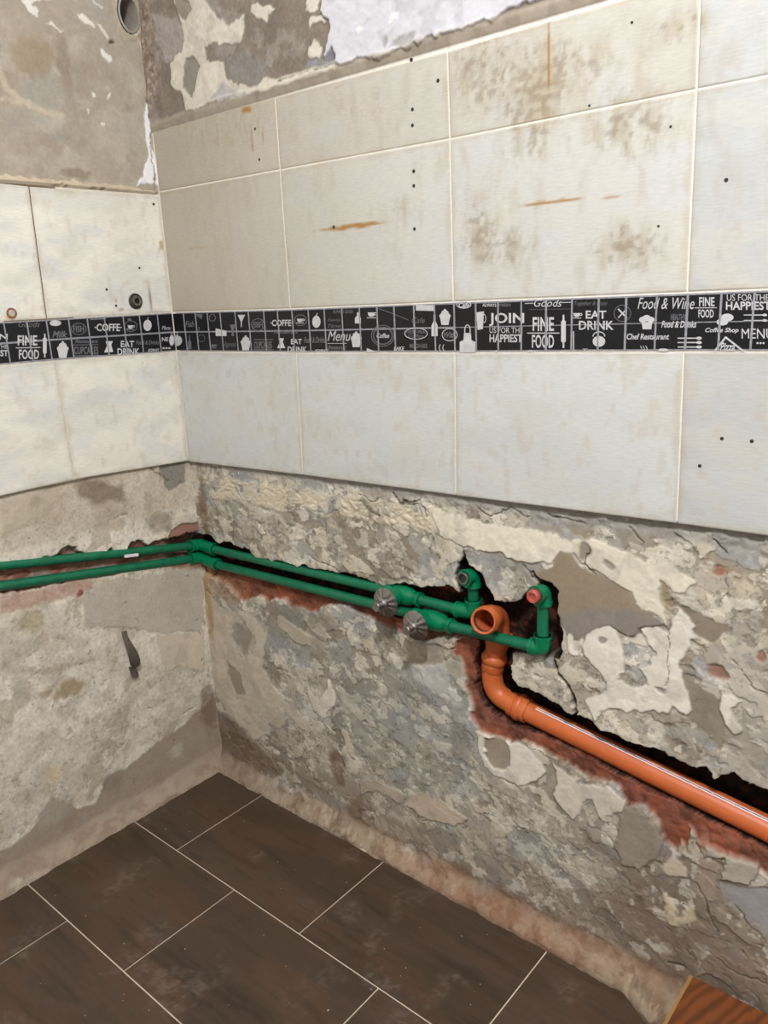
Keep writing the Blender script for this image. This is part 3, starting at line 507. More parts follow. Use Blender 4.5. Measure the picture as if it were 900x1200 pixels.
def wall_tile(side, q, parent, tint=(204, 205, 200), dirt_shade=0, rust=False):
    """q: four (u, z) corners TL, TR, BR, BL"""
    g = .0012; q = np.array(q, float); n = max(6, int(abs(q[1, 0]-q[0, 0])/.0035)); k = max(6, int(abs(q[0, 1]-q[3, 1])/.0035))
    if abs(q[0, 0]) > 1.45 and side == 'R': n = k = 6
    s = np.concatenate([[0, .0], np.linspace(0, 1, n+1), [1.]]) if False else np.linspace(0, 1, n+1); t_ = np.linspace(0, 1, k+1)
    S, T = np.meshgrid(s, t_, indexing='ij')
    P = (q[3][None, None]*((1-S)*(1-T))[..., None]+q[2]*(S*(1-T))[..., None]+q[1]*(S*T)[..., None]+q[0]*((1-S)*T)[..., None])
    u, z = P[..., 0], P[..., 1]; cu, cz_ = u.mean(), z.mean(); sg = np.sign(q[1, 0]-q[0, 0])
    du = np.minimum(S, 1-S); dz = np.minimum(T, 1-T)
    edge = (du == 0) | (dz == 0); h = np.where(edge, .0008, 0.)
    u = u+sg*g*((S == 0)*1.-(S == 1)); z = z+g*((T == 0)*1.-(T == 1))
    c = np.ones(u.shape+(3,))*lin(tint); 
    def pt(m, col, op=1): 
        nonlocal c; m = np.clip(m*op, 0, 1)[..., None]; c = c*(1-m)+lin(col)*m
    o = 5.3 if side == 'L' else 0
    pt(ss(-.3, .6, fbm(u+o, z*2.2, .12, 4, 700)), (196, 194, 186), .5); pt(ss(0, .7, fbm(u+o, z*2, .07, 4, 710)), (206, 200, 184), .3); pt(ss(.1, .7, fbm(u+o, z*2, .09, 4, 713)), (196, 198, 200), .35)
    if dirt_shade:
        D = dirt_shade*gauss(u, z, DIRT, uvR); st = fbm(u*2.2, z*.7, .035, 5, 720, .65); sp = fbm(u, z, .008, 3, 725)
        pt(ss(.0, 1.2, D*1.1+st*.8*np.minimum(D*2, 1)-.1), (164, 150, 124), .6); pt(ss(.35, 1.1, D*.8+sp*.7-.05)*np.minimum(D*1.5, 1), (126, 108, 82), .5)
        pt(ss(0, 1, fbm(u*2.2, z*.8, .05, 5, 730, .6))*dirt_shade, (170, 158, 136), .35*dirt_shade)
        pt(ss(.85, .0, u)*dirt_shade, (166, 155, 132), .7)  # smooth ramp to the corner puts light falloff into the colour, with dirt
        R = gauss(u, z, RUST, uvR); pt(ss(.35, .85, R+.22*fbm(u*.6, z*2, .01, 3, 735)), (158, 112, 44), .95)
    else: pt(ss(.35, .8, fbm(u*2+o, z, .03, 4, 740)), (184, 168, 140), .25)
    if side == 'L':
        R = gauss(u, z, [(189, 287, 3.5, 8, 1.1), (190, 262, 2, 14, .7), (143, 363, 4, 2, .9), (136, 352, 2.5, 4, .8), (13, 370, 10, 8, .8), (180, 238, 3, 5, .8)], uvL); pt(ss(.35, .85, R+.25*fbm(u, z, .008, 3, 736)), (164, 116, 72), .7)
        pt(gauss(u, z, [(176, 350, 1.2, 16, 1.3)], uvL), (120, 100, 76), .8)
    pt(ss(.012, .0, np.minimum(du*abs(q[1, 0]-q[0, 0]), dz*abs(q[0, 1]-q[3, 1]))+.006*fbm(u, z, .02, 3, 745)), (172, 156, 128), .35)
    a, b = u.shape; f = wl(side); V = np.stack(f(u, z, h), -1).reshape(-1, 3); idx = np.arange(a*b).reshape(a, b)
    F = np.stack([idx[:-1, :-1].ravel(), idx[1:, :-1].ravel(), idx[1:, 1:].ravel(), idx[:-1, 1:].ravel()], 1)
    ring = np.concatenate([idx[:, 0], idx[-1, 1:], idx[-2::-1, -1], idx[0, -2:0:-1]]); rv = V[ring].copy()
    if side == 'R': rv[:, 1] += .0092
    else: rv[:, 0] -= .0092
    m_ = len(ring); nb = np.arange(m_)+a*b; F2 = np.stack([ring, nb, np.roll(nb, -1), np.roll(ring, -1)], 1)
    V = np.concatenate([V, rv]); c2 = np.concatenate([c.reshape(-1, 3), np.tile(lin((176, 160, 136)), (m_, 1))])
    F = np.concatenate([F, F2]); 
    if side == 'L': F = F if sg < 0 else F[:, ::-1]
    me = np_mesh('wall_tile', V, F, c2, False); return link('wall_tile', me, M['tile'], parent)
def Rr(px, py): return uvR(px, py, 0)
def Ll(px, py): return uvL(px, py, 0)
# joints measured at each level: corner, three seen joints, the right edge of the frame extended
lvR = {'A0': [Rr(218, 541), Rr(355, 557), Rr(534, 581), Rr(793, 614)], 'A1': [Rr(207, 412), Rr(347, 413), Rr(533, 413), Rr(801, 412)],
       'B0': [Rr(201, 366), Rr(340, 362), Rr(531, 354), Rr(805, 343)], 'B1': [Rr(186, 225), Rr(328, 199), Rr(527, 163), Rr(816, 105)],
       'C1': [Rr(178, 150), Rr(322, 114), Rr(524, 60), Rr(821, -28)]}
for k, l in lvR.items():
    l[0] = (.001, l[0][1]); e = l[-1]; sl = (l[3][1]-l[1][1])/(l[3][0]-l[1][0])
    for i in (1, 2, 3): l.append((e[0]+.4*i, e[1]+sl*.4*i*.5))
tiles = []
for lo, hi, row in (('A0', 'A1', 'A'), ('B0', 'B1', 'B'), ('B1', 'C1', 'C')):
    for i in range(6):
        d = {'A': 0, 'B': 1.0, 'C': 1.0}[row]
        tint = {'A': (204, 205, 200), 'B': (199, 197, 188), 'C': (192, 188, 176)}[row]
        if i >= 3: tint = (186, 187, 184)  # right-hand tiles darkened in colour to hold back the lamp's brightness
        tiles.append(('R', [lvR[hi][i], lvR[hi][i+1], lvR[lo][i+1], lvR[lo][i]], wall_tile('R', [lvR[hi][i], lvR[hi][i+1], lvR[lo][i+1], lvR[lo][i]], wall_right, tint, d)))
lvL = {'A0': [Ll(218, 541), Ll(88, 562), Ll(0, 582)], 'A1': [Ll(207, 412), Ll(65, 422), Ll(0, 428)], 'B0': [Ll(201, 366), Ll(55, 374), Ll(0, 377)], 'B1': [Ll(183, 229), Ll(34, 218), Ll(0, 214)]}
for k, l in lvL.items():
    l[0] = (.001, l[0][1]); sl = (l[2][1]-l[1][1])/(l[2][0]-l[1][0]); a = l[1]; l[2] = (a[0]+.4, a[1]+sl*.4); l.append((a[0]+.8, a[1]+sl*.8))
for lo, hi in (('A0', 'A1'), ('B0', 'B1')):
    for i in range(3): 
        q = [lvL[hi][i], lvL[hi][i+1], lvL[lo][i+1], lvL[lo][i]]
        tiles.append(('L', q, wall_tile('L', q, wall_left, (226, 221, 208), 0)))  # cream tint lightened in place of stronger light on this wall
# drill holes left in the tiles, as dark discs for their shade
def hole(side, px, py, r=.0032, plug=None):
    u, z = (Rr if side == 'R' else Ll)(px, py); par = None
    for sd, q, o in tiles:
        if sd == side and min(q[0][0], q[3][0]) < u < max(q[1][0], q[2][0]) and q[3][1] < z < q[0][1]: par = o; break
    if par is None: return
    p = wl(side)(u, z, 0); n = (0, -1, 0) if side == 'R' else (1, 0, 0)
    g = G(); r *= .8; lathe(g, p, n, [(-.002, r*1.2), (.0004, r*1.2), (.0006, r*1.0), (.0003, r*.9), (.00025, 1e-5)], 12); child('drill_hole', g.mesh('drill_hole', True), M['hole'], par)
B2 = (250, 0, 2.571); B3 = (560, 0, 2.647)
for x, y in [(596, 180), (677, 243), (600, 330), (600, 378), (604, 516), (604, 560), (606, 690), (363, 684)]: hole('R', B2[0]+x/B2[2], y/B2[2])
for x, y in [(478, 70), (598, 393), (346, 328), (560, 702)]: hole('R', B3[0]+x/B3[2], y/B3[2], .002)
for x, y in [(851, 211), (846, 514), (881, 517), (820, 546), (299, 151), (304, 187)]: hole('R', x, y, .0028)
for x, y in [(375, 418), (408, 475), (490, 342), (540, 118)]: hole('L', x/3, 200+y/3, .003)

# ================================================================== BORDER OF BLACK MOSAIC TILES WITH PRINT
def textmesh(s, bold=False, ital=0):
    cu = bpy.data.curves.new('t', 'FONT'); cu.body = s; cu.resolution_u = 3; cu.shear = ital
    if bold: cu.offset = .02
    o = bpy.data.objects.new('t', cu); COL.objects.link(o); bpy.context.view_layer.update()
    me = o.to_mesh(); V = np.array([v.co[:2] for v in me.vertices]); F = [tuple(p.vertices) for p in me.polygons]
    o.to_mesh_clear(); bpy.data.objects.remove(o); bpy.data.curves.remove(cu); return V, F
class Print:
    def __init__(s, side, off):
        s.side, s.off, s.g = side, off, {}
        s.uv = Rr if side == 'R' else Ll
    def px(s, x, y): return s.uv(s.off[0]+x/s.off[2], s.off[1]+y/s.off[2])
    def piece(s, u):
        k = int(np.floor((u-X0[s.side])/.4)); return k
    def put(s, V, F, u, dim=False):
        key = (s.piece(u), dim); g = s.g.setdefault(key, G()); f = wl(s.side)
        s.n = (getattr(s, 'n', 0)+1) % 40; g.add([f(a, b, -.00055-.000009*s.n) for a, b in V], F)
    def text(s, t, x0, y0, x1, y1, bold=False, ital=0, dim=False):
        V, F = textmesh(t, bold, ital); lo, hi = V.min(0), V.max(0); a = s.px(x0, y1); b = s.px(x1, y0); c = s.px(x0, y0); d = s.px(x1, y1)
        T = (V-lo)/(hi-lo); W_ = [(p*q_) for p, q_ in ()]
        out = []
        for p, q_ in T: out.append(((a[0]*(1-p)+d[0]*p)*(1-q_)+(c[0]*(1-p)+b[0]*p)*q_, (a[1]*(1-p)+d[1]*p)*(1-q_)+(c[1]*(1-p)+b[1]*p)*q_))
        # Avoid tiny overlap ambiguity: all print is one flat film
        s.put(out, F, (a[0]+b[0])/2, dim)
    def poly(s, pts, dim=False):
        V = [s.px(*p) for p in pts]; s.put(V, [tuple(range(len(V)))], V[0][0], dim)
    def stroke(s, pts, w=3, dim=False, closed=False):
        P = [np.array(p, float) for p in pts]; 
        if closed: P.append(P[0])
        for a, b in zip(P[:-1], P[1:]):
            d = b-a; L = np.hypot(*d); n = np.array([-d[1], d[0]])/max(L, 1e-6)*w/2; e = d/max(L, 1e-6)*w*.2
            s.poly([a-e+n, b+e+n, b+e-n, a-e-n], dim)
    def ring(s, x, y, rx, ry, w=3, dim=False, n=18, a0=0, a1=6.2832):
        s.stroke([(x+rx*math.cos(a0+(a1-a0)*i/n), y+ry*math.sin(a0+(a1-a0)*i/n)) for i in range(n+1)], w, dim)
    def disc(s, x, y, rx, ry, dim=False, n=14): s.poly([(x+rx*math.cos(6.2832*i/n), y+ry*math.sin(6.2832*i/n)) for i in range(n)], dim)
    def cupcake(s, x, y, h, dim=False):
        w = h*.32; s.poly([(x-w, y), (x+w, y), (x+w*.7, y+h*.5), (x-w*.7, y+h*.5)], dim); s.disc(x, y-h*.08, w*1.15, h*.2, dim); s.disc(x, y-h*.28, w*.75, h*.16, dim); s.disc(x, y-h*.46, w*.25, h*.07, dim)
    def bottle(s, x, y0, y1, w, dim=False):
        h = y1-y0; s.poly([(x-w*.3, y0), (x+w*.3, y0), (x+w*.3, y0+h*.3), (x+w, y0+h*.5), (x+w, y1), (x-w, y1), (x-w, y0+h*.5), (x-w*.3, y0+h*.3)], dim)
    def pin(s, x, y0, y1, w):
        h = y1-y0; s.poly([(x-w*.35, y0), (x+w*.35, y0), (x+w*.35, y0+h*.16), (x+w, y0+h*.2), (x+w, y1-h*.2), (x+w*.35, y1-h*.16), (x+w*.35, y1), (x-w*.35, y1), (x-w*.35, y1-h*.16), (x-w, y1-h*.2), (x-w, y0+h*.2), (x-w*.35, y0+h*.16)])
    def apron(s, x, y0, y1, w):
        h = y1-y0; s.poly([(x-w*.45, y0+h*.3), (x+w*.45, y0+h*.3), (x+w*.5, y0+h*.55), (x+w, y0+h*.62), (x+w, y1), (x-w, y1), (x-w, y0+h*.62), (x-w*.5, y0+h*.55)]); s.ring(x, y0+h*.2, w*.35, h*.2, 4)
    def cup(s, x, y, w, dim=False):
        s.poly([(x-w, y-w*.5), (x+w, y-w*.5), (x+w*.8, y+w*.3), (x+w*.35, y+w*.6), (x-w*.35, y+w*.6), (x-w*.8, y+w*.3)], dim); s.ring(x+w*1.15, y-w*.1, w*.35, w*.3, 3, dim, 10); s.stroke([(x-w*1.2, y+w*.9), (x+w*1.2, y+w*.9)], 3, dim)
    def spoon(s, x0, x1, y, r):
        s.disc(x1-r*1.8, y, r*1.8, r, n=10); s.stroke([(x0, y), (x1-r*3, y)], r*.7)
    def apple(s, x, y, rx, ry, dim=False): s.disc(x, y, rx, ry, dim); s.stroke([(x, y-ry), (x+rx*.2, y-ry*1.4)], 3, dim)
X0 = {'R': Rr(533, 388)[0]-.8, 'L': -.0095}
prints = []
p = Print('R', (430, 330, 3.6)); prints.append(p)
p.ring(68, 228, 40, 36, 4, True); p.ring(68, 228, 48, 44, 3, True, 24); p.text('Coffee', 42, 218, 95, 238, True, .2); p.stroke([(45, 112), (110, 135), (175, 162)], 3, True); p.cup(20, 138, 16)
p.text('Cafe', 190, 152, 245, 175, False, .3, True); p.ring(208, 219, 48, 24, 3); p.text('FRESH MILK', 168, 205, 250, 218, True, 0, True); p.text('Coffee', 175, 222, 240, 236, False, .2, True); p.text('MILKSHAKE', 182, 262, 256, 280, True, 0, True)
p.poly([(207, 98), (286, 100), (286, 124), (207, 122)]); p.bottle(286, 140, 230, 13); p.cupcake(330, 150, 66); p.ring(350, 224, 32, 26, 3); p.text('With', 325, 212, 375, 236, True, .3, True); p.text('Cafe', 388, 88, 434, 110, True, .2); p.ring(410, 98, 30, 14, 3)
p.text('BAKE', 115, 274, 158, 290, True, .1); p.stroke([(310, 265), (305, 280), (312, 295)], 3); p.stroke([(325, 265), (320, 280), (327, 295)], 3); p.poly([(0, 280), (40, 296), (0, 300)])
p.apron(425, 182, 299, 33); p.poly([(462, 130), (495, 125), (490, 200), (468, 204)]); p.ring(495, 155, 8, 18, 3, False, 10)
p.text('ALWAYS', 488, 92, 546, 106, True); p.text('FRESH', 560, 92, 606, 105, True, 0, True); p.text('JOIN', 516, 132, 664, 188, True); p.text('US FOR THE', 518, 193, 658, 217); p.text('HAPPIEST', 518, 222, 656, 256, True)
p.text('Goods', 706, 74, 824, 106, False, .35); p.stroke([(668, 92), (704, 91)], 3); p.stroke([(824, 88), (862, 87)], 3); p.stroke([(685, 118), (860, 115)], 1.5, True)
p.text('FINE', 700, 150, 790, 208, True); p.stroke([(678, 217), (812, 217)], 4); p.text('FOOD', 697, 224, 790, 280, True); p.pin(830, 140, 280, 10); p.cup(886, 140, 15); p.stroke([(873, 210), (873, 290)], 4); p.disc(690, 293, 8, 5); p.disc(548, 295, 6, 5)
p = Print('R', (660, 320, 3.75)); prints.append(p)
p.text('Together & Enjoy', 50, 124, 196, 146, False, .3, True); p.text('EAT', 100, 165, 190, 200, True); p.text('DRINK', 70, 210, 222, 249, True); p.ring(261, 177, 37, 36, 3, True); p.stroke([(243, 158), (280, 196)], 7); p.stroke([(280, 158), (243, 196)], 5)
p.disc(158, 300, 28, 24); p.ring(158, 278, 26, 20, 4, False, 12, math.pi, 6.2832); p.text('Teatime', 85, 332, 222, 346, False, .3)
p.text('Food & Wine', 328, 108, 578, 158, False, .35); p.text('HEALTHY', 474, 180, 540, 206, True, 0, True); p.text('Food & Drinks', 432, 210, 586, 240, True, .3)
p.poly([(345, 215), (392, 215), (388, 247), (350, 247)]); p.disc(350, 205, 16, 13); p.disc(386, 205, 16, 13); p.disc(368, 198, 18, 14); p.text('Chef Restaurant', 280, 266, 466, 292, True, .2)
for i in (0, 1, 2): p.stroke([(340+i*12, 320), (346+i*12, 332), (341+i*12, 344)], 3)
p.disc(440, 338, 22, 7)
for y in (286, 305, 325): p.spoon(505, 610, y, 7)
p.text('FINE', 598, 106, 666, 146, True); p.stroke([(580, 153), (676, 152)], 3); p.text('FOOD', 595, 160, 662, 196, True)
p.text('US FOR THE', 720, 93, 905, 122); p.text('HAPPIEST', 716, 125, 912, 162, True); p.spoon(795, 897, 184, 6); p.spoon(795, 897, 208, 6)
p.disc(722, 195, 28, 17); p.disc(700, 215, 26, 15); p.text('Coffee Shop', 625, 240, 772, 266, True, .3, False); p.text('MENU', 785, 244, 925, 288); p.text('...', 850, 303, 886, 312, True); p.stroke([(665, 345), (715, 282), (795, 345)], 8); p.text('Pizza', 690, 305, 755, 342, True, .3)
p = Print('R', (190, 340, 3.4615)); prints.append(p)
p.text('Fish', 95, 125, 130, 150, True, .2, True); p.poly([(130, 96), (165, 98), (160, 118)], True); p.bottle(112, 185, 240, 7, True); p.stroke([(150, 150), (150, 170)], 3, True); p.ring(160, 195, 14, 14, 2, True); p.ring(205, 112, 12, 14, 3, True); p.cup(208, 225, 10, True)
p.poly([(218, 155), (262, 165), (262, 186), (218, 186)]); p.poly([(275, 140), (300, 140), (290, 165), (292, 186), (282, 186), (284, 165)], True); p.poly([(307, 100), (338, 100), (324, 128), (324, 150), (320, 150), (320, 128)]); p.text('Apron', 250, 208, 300, 238, False, .3, True)
p.cupcake(340, 215, 58); p.ring(390, 140, 27, 24, 3, True); p.text('FISH', 370, 128, 410, 152, True, 0, True); p.stroke([(366, 160), (412, 118)], 2, True); p.text('\u00b7COFFE\u00b7', 440, 120, 530, 146, True); p.text('Restaurant', 455, 160, 552, 176, True, .2, True); p.text('CUPCAKES', 374, 208, 446, 236, True, 0, True); p.stroke([(372, 200), (450, 200)], 3, True); p.stroke([(372, 240), (450, 240)], 3, True)
p.poly([(472, 195), (495, 195), (490, 210), (500, 235), (468, 235), (478, 210)]); p.ring(562, 122, 24, 22, 3, True); p.cup(560, 122, 12); p.apple(627, 128, 17, 25); p.text('EAT', 524, 198, 568, 219, True); p.text('DRINK', 510, 229, 588, 252, True)
p.text('Food & Drinks', 576, 190, 664, 214, True, .3, True); p.text('JOINT', 620, 240, 676, 253, True); p.text('ALWAYS GOOD', 694, 80, 775, 94, True, 0, True); p.text('Family', 672, 115, 725, 130, False, .3, True); p.text('Time', 672, 138, 725, 152, False, .3, True)
p.text('Menu', 672, 165, 766, 206, False, .35); p.stroke([(672, 216), (750, 216)], 2); p.text('Restaurant', 675, 224, 748, 240, True, .2, True); p.cupcake(788, 200, 62); p.bottle(795, 90, 135, 12); p.apple(60, 205, 22, 22)
p = Print('L', (0, 350, 4.09)); prints.append(p)
p.text('JOIN', -95, 168, 36, 205, True); p.text('US FOR THE', -110, 220, 36, 240); p.text('HAPPIEST', -110, 246, 38, 276, True)
p.text('Goods', 88, 110, 190, 136, False, .35, True); p.text('FINE', 84, 176, 178, 224, True); p.stroke([(76, 236), (192, 234)], 4); p.text('FOOD', 90, 244, 186, 290, True); p.pin(214, 168, 282, 9); p.disc(265, 117, 28, 14); p.text('Milk', 250, 155, 322, 186, True, .3, True)
p.cupcake(300, 245, 78); p.ring(376, 145, 36, 27, 3, True); p.text('FISH', 350, 130, 402, 160, True, 0, True); p.text('\u00b7COFFE\u00b7', 452, 120, 582, 156, True); p.text('Restaurant', 360, 196, 470, 212, True, .2, True); p.text('CUPCAKES', 354, 230, 470, 266, True, 0, True); p.stroke([(350, 222), (470, 220)], 3, True); p.stroke([(352, 274), (474, 270)], 3, True)
p.poly([(505, 205), (540, 203), (532, 222), (542, 255), (498, 258), (512, 225)]); p.ring(626, 132, 30, 26, 3, True); p.cup(624, 134, 13); p.apple(706, 128, 20, 27); p.text('EAT', 578, 202, 642, 232, True); p.text('DRINK', 562, 238, 668, 270, True); p.text('Food & Drinks', 650, 200, 762, 220, True, .3, True); p.text('JOINT', 708, 240, 762, 256, True)
p.text('Menu', 775, 130, 818, 150, False, .3); p.text('NE', 775, 185, 806, 204, True); p.text('...', 778, 232, 816, 242, True); p.apple(822, 200, 12, 26); p.disc(620, 100, 10, 6, True); p.stroke([(432, 100), (505, 96)], 6, True)

def mosaic(side, xs, zlo, zhi, parent, gaph):
    """xs: cell boundaries; 9 cells to a strip, grey grout smeared slightly proud over the upright joints"""
    f = wl(side); strips, back, cells = {}, {}, []
    def slab(g, P, h0, h1):
        g.add([f(u, z, h0) for u, z in P]+[f(u, z, h1) for u, z in P], [(0, 1, 2, 3), (7, 6, 5, 4), (0, 4, 5, 1), (1, 5, 6, 2), (2, 6, 7, 3), (3, 7, 4, 0)])
    for a, b in zip(xs[:-1], xs[1:]):
        k = int(np.floor(((a+b)/2-X0[side])/.4))
        if k not in back:
            g = back[k] = G(); lo, hi = max(X0[side]+.4*k, .001), X0[side]+.4*(k+1)
            slab(g, [(lo, zlo(lo)), (hi, zlo(hi)), (hi, zhi(hi)), (lo, zhi(lo))], .0002, .0090)
        w_ = random.uniform(.0011, .0016); dw = random.uniform(-.0003, .0003)
        slab(back[k], [(b-w_, zlo(b)+.001), (b+w_, zlo(b)+.001), (b+w_+dw, zhi(b)-.001), (b-w_+dw, zhi(b)-.001)], -.0011, .0005)
        for r in (0, 1):
            gh = gaph((a+b)/2); gv = .0010
            def zz(u, t): return zlo(u)+(zhi(u)-zlo(u))*t
            A, B = a+gv, b-gv; z = [zz(A, .5*r), zz(B, .5*r), zz(B, .5*r+.5), zz(A, .5*r+.5)]
            z = [z[0]+(gh if r else .002), z[1]+(gh if r else .002), z[2]-(.002 if r else gh), z[3]-(.002 if r else gh)]; e = .0006
            jit = random.uniform(-.00012, .00012)
            fr = [(A+e, z[0]+e), (B-e, z[1]+e), (B-e, z[2]-e), (A+e, z[3]-e)]; bk = [(A, z[0]), (B, z[1]), (B, z[2]), (A, z[3])]
            g = G(); g.add([f(u_, z_, -.00035+jit) for u_, z_ in fr]+[f(u_, z_, .0012) for u_, z_ in bk], [(0, 1, 2, 3), (4, 5, 1, 0), (5, 6, 2, 1), (6, 7, 3, 2), (7, 4, 0, 3)]); cells.append((k, g))
    for k, g in back.items(): strips[k] = link('border_strip', g.mesh('border_strip'), M['strip_grout'], parent)
    for k, g in cells: child('mosaic_tile', g.mesh('mosaic_tile'), M['border'], strips[k])
    return strips
def liner(l0, l1):
    return lambda u: l0[1]+(l1[1]-l0[1])*(u-l0[0])/(l1[0]-l0[0])
def inter(tab):
    xs = [t_[0] for t_ in tab]; zs_ = [t_[1] for t_ in tab]; return lambda u: float(np.interp(u, xs, zs_))
xsR = [Rr(x, 388)[0] for x in (231, 245, 260, 277.5, 293, 311, 327, 344, 363, 381.5, 402, 422.5, 443, 463, 486, 510, 533, 558, 584, 611, 640, 670, 701, 733, 768, 804, 843, 881)]
xsR = [.001, .0445]+xsR
while xsR[-1] < 2.35: xsR.append(xsR[-1]+.0444)
gp = .0012
stR = mosaic('R', xsR, lambda u: inter(lvR['A1'])(u)+gp, lambda u: inter(lvR['B0'])(u)-gp, wall_right, lambda u: .00035 if u > .82 else .0011)
xsL = [.001]+[-LW(x, 395)[1] for x in (187, 166, 147, 125, 105, 83, 57, 34, 7)]
while xsL[-1] < .9: xsL.append(xsL[-1]+.0444)
stL = mosaic('L', xsL, lambda u: inter(lvL['A1'])(u)+gp, lambda u: inter(lvL['B0'])(u)-gp, wall_left, lambda u: .0014)
for p in prints:
    for (k, dim), g in p.g.items():
        st = (stR if p.side == 'R' else stL); par = st.get(k) or list(st.values())[0]
        child('printed_lettering', g.mesh('printed_lettering'), M['print_dim' if dim else 'print'], par)

# ================================================================== FLOOR, CEILING, OTHER WALLS
def struct(name, lo, hi, m):
    g = G(); g.box(lo, hi); o = link(name, g.mesh(name), m); o['kind'] = 'structure'; return o
floor = struct('floor', (-.05, -2.7, -.05), (2.72, .05, -.0016), M['grout'])
struct('ceiling', (-.1, -2.75, 2.68), (2.75, .1, 2.75), M['paint'])
struct('wall_near', (-.1, -2.75, -.05), (2.75, -2.7, 2.7), M['paint']); struct('wall_far_right', (2.7, -2.7, -.05), (2.75, .1, 2.7), M['paint'])
FX, FY, TL_, TW = -.0117, -.0216, .41407, .2705
def floor_tile(x0, x1, y0, y1):
    if x1-x0 < .01: return
    near = y1 > -1.3 and x0 < 1.8; n = max(2, int((x1-x0)/(.005 if near else .2))); k = max(2, int((y1-y0)/(.005 if near else .2))); g = .0014
    x0 += g; x1 -= g; y0 += g; y1 -= g
    X, Y = np.meshgrid(np.linspace(x0, x1, n+1), np.linspace(y0, y1, k+1), indexing='ij'); e = (X == x0) | (X == x1) | (Y == y0) | (Y == y1)
    Zz = np.where(e, -.0005, 0.); tl = 1+random.uniform(-.08, .08)
    c = np.ones(X.shape+(3,))*lin((74, 59, 48))*tl
    def pt(m, col, op=1):
        nonlocal c; m = np.clip(m*op, 0, 1)[..., None]; c = c*(1-m)+lin(col)*m
    pt(ss(-.2, .5, fbm(X*.5+random.random()*9, Y*2, .12, 4, 800)), (62, 48, 36), .6); pt(ss(0, .6, fbm(X*.6, Y*1.6, .10, 4, 810)), (86, 62, 44), .5)
    dm = ss(.25, .75, fbm(X, Y, .09, 4, 820))*ss(-.3, .4, fbm(X, Y, .012, 4, 830, .7)); pt(dm, (124, 112, 100), .35)
    pt(ss(.2, .8, fbm(X*.10+2*tl, Y, .012, 4, 840, .6)), (48, 37, 28), .55); pt(ss(.25, .8, fbm(X*.12, Y+tl, .016, 3, 860)), (88, 66, 46), .25)
    a, b = X.shape; V = np.stack([X, Y, Zz], -1).reshape(-1, 3); idx = np.arange(a*b).reshape(a, b)
    F = np.stack([idx[:-1, :-1].ravel(), idx[1:, :-1].ravel(), idx[1:, 1:].ravel(), idx[:-1, 1:].ravel()], 1)
    ring = np.concatenate([idx[:, 0], idx[-1, 1:], idx[-2::-1, -1], idx[0, -2:0:-1]]); rv = V[ring].copy(); rv[:, 2] = -.008; m_ = len(ring); nb = np.arange(m_)+a*b
    F2 = np.stack([ring, nb, np.roll(nb, -1), np.roll(ring, -1)], 1)
    me = np_mesh('floor_tile', np.concatenate([V, rv]), np.concatenate([F, F2]), np.concatenate([c.reshape(-1, 3), np.tile(lin((60, 48, 40)), (m_, 1))]), False)
    link('floor_tile', me, M['floor_tile'], floor)
for r in range(10):
    y1 = FY-TW*r if r < 1 else FY-.265-.2726*(r-1); y0 = FY-.265-.2726*r; off = .2005 if r % 2 == 0 else .4122
    xs = [FX]+[FX+off+TL_*k for k in range(-1, 7) if FX+off+TL_*k > FX+.03]
    for a, b in zip(xs[:-1], xs[1:]): floor_tile(a, b, y0, y1)
# plaster crumbs: many tiny specks, one object
g = G()
for k in range(70):
    x, y = random.uniform(.02, 1.2), random.uniform(-.9, -.03); r = random.uniform(.0007, .0016)*(1.5 if random.random() < .1 else 1); s_ = [random.uniform(.6, 1.3) for _ in range(5)]
    g.add([(x+r*s_[0], y, 0), (x, y+r*s_[1], 0), (x-r*s_[2], y, 0), (x, y-r*s_[3], 0), (x, y, r*s_[4])], [(0, 1, 4), (1, 2, 4), (2, 3, 4), (3, 0, 4)])
o = link('plaster_crumbs', g.mesh('plaster_crumbs'), M['crumb']); o['kind'] = 'stuff'; o['label'] = 'tiny white plaster crumbs scattered over the dark floor tiles'; o['category'] = 'debris'

# ================================================================== GREEN WATER PIPES
PR = .0105
def P3(px, py, dep): return Vector(RW(px, py, dep))
def P3L(px, py, dep): return Vector(LW(px, py, dep))
def pipe(parent, a, b, r=PR, name='pipe', m=None, label=None):
    g = G(); sweep(g, [a, b], r, 24); return child(name, g.mesh(name, True), m or M['green'], parent, label)
def sleeve(g, a, b, r, lip=.0012):
    a, b = Vector(a), Vector(b); L = (b-a).length
    lathe(g, a, b-a, [(0, r*.6), (0, r), (.001, r+lip), (.006, r+lip), (.007, r), (L-.001, r), (L, r-.001), (L, r*.6)], 28)
def elbow(parent, a, c, b, r=PR, name='elbow'):
    """socket elbow with corner c; a and b the socket mouths"""
    a, c, b = Vector(a), Vector(c), Vector(b); g = G(); R = r*1.42; da, db = (a-c).normalized(), (b-c).normalized()
    pa, pb = c+da*r*1.1, c+db*r*1.1; sweep(g, [a]+arc(pa, c, pb, 8)+[b], R, 28)
    for e, d in ((a, da), (b, db)): lathe(g, e-d*.006, d, [(0, R), (0, R+.0014), (.006, R+.0014), (.006, r)], 28)
    return child(name, g.mesh(name, True), M['green_fit'], parent)
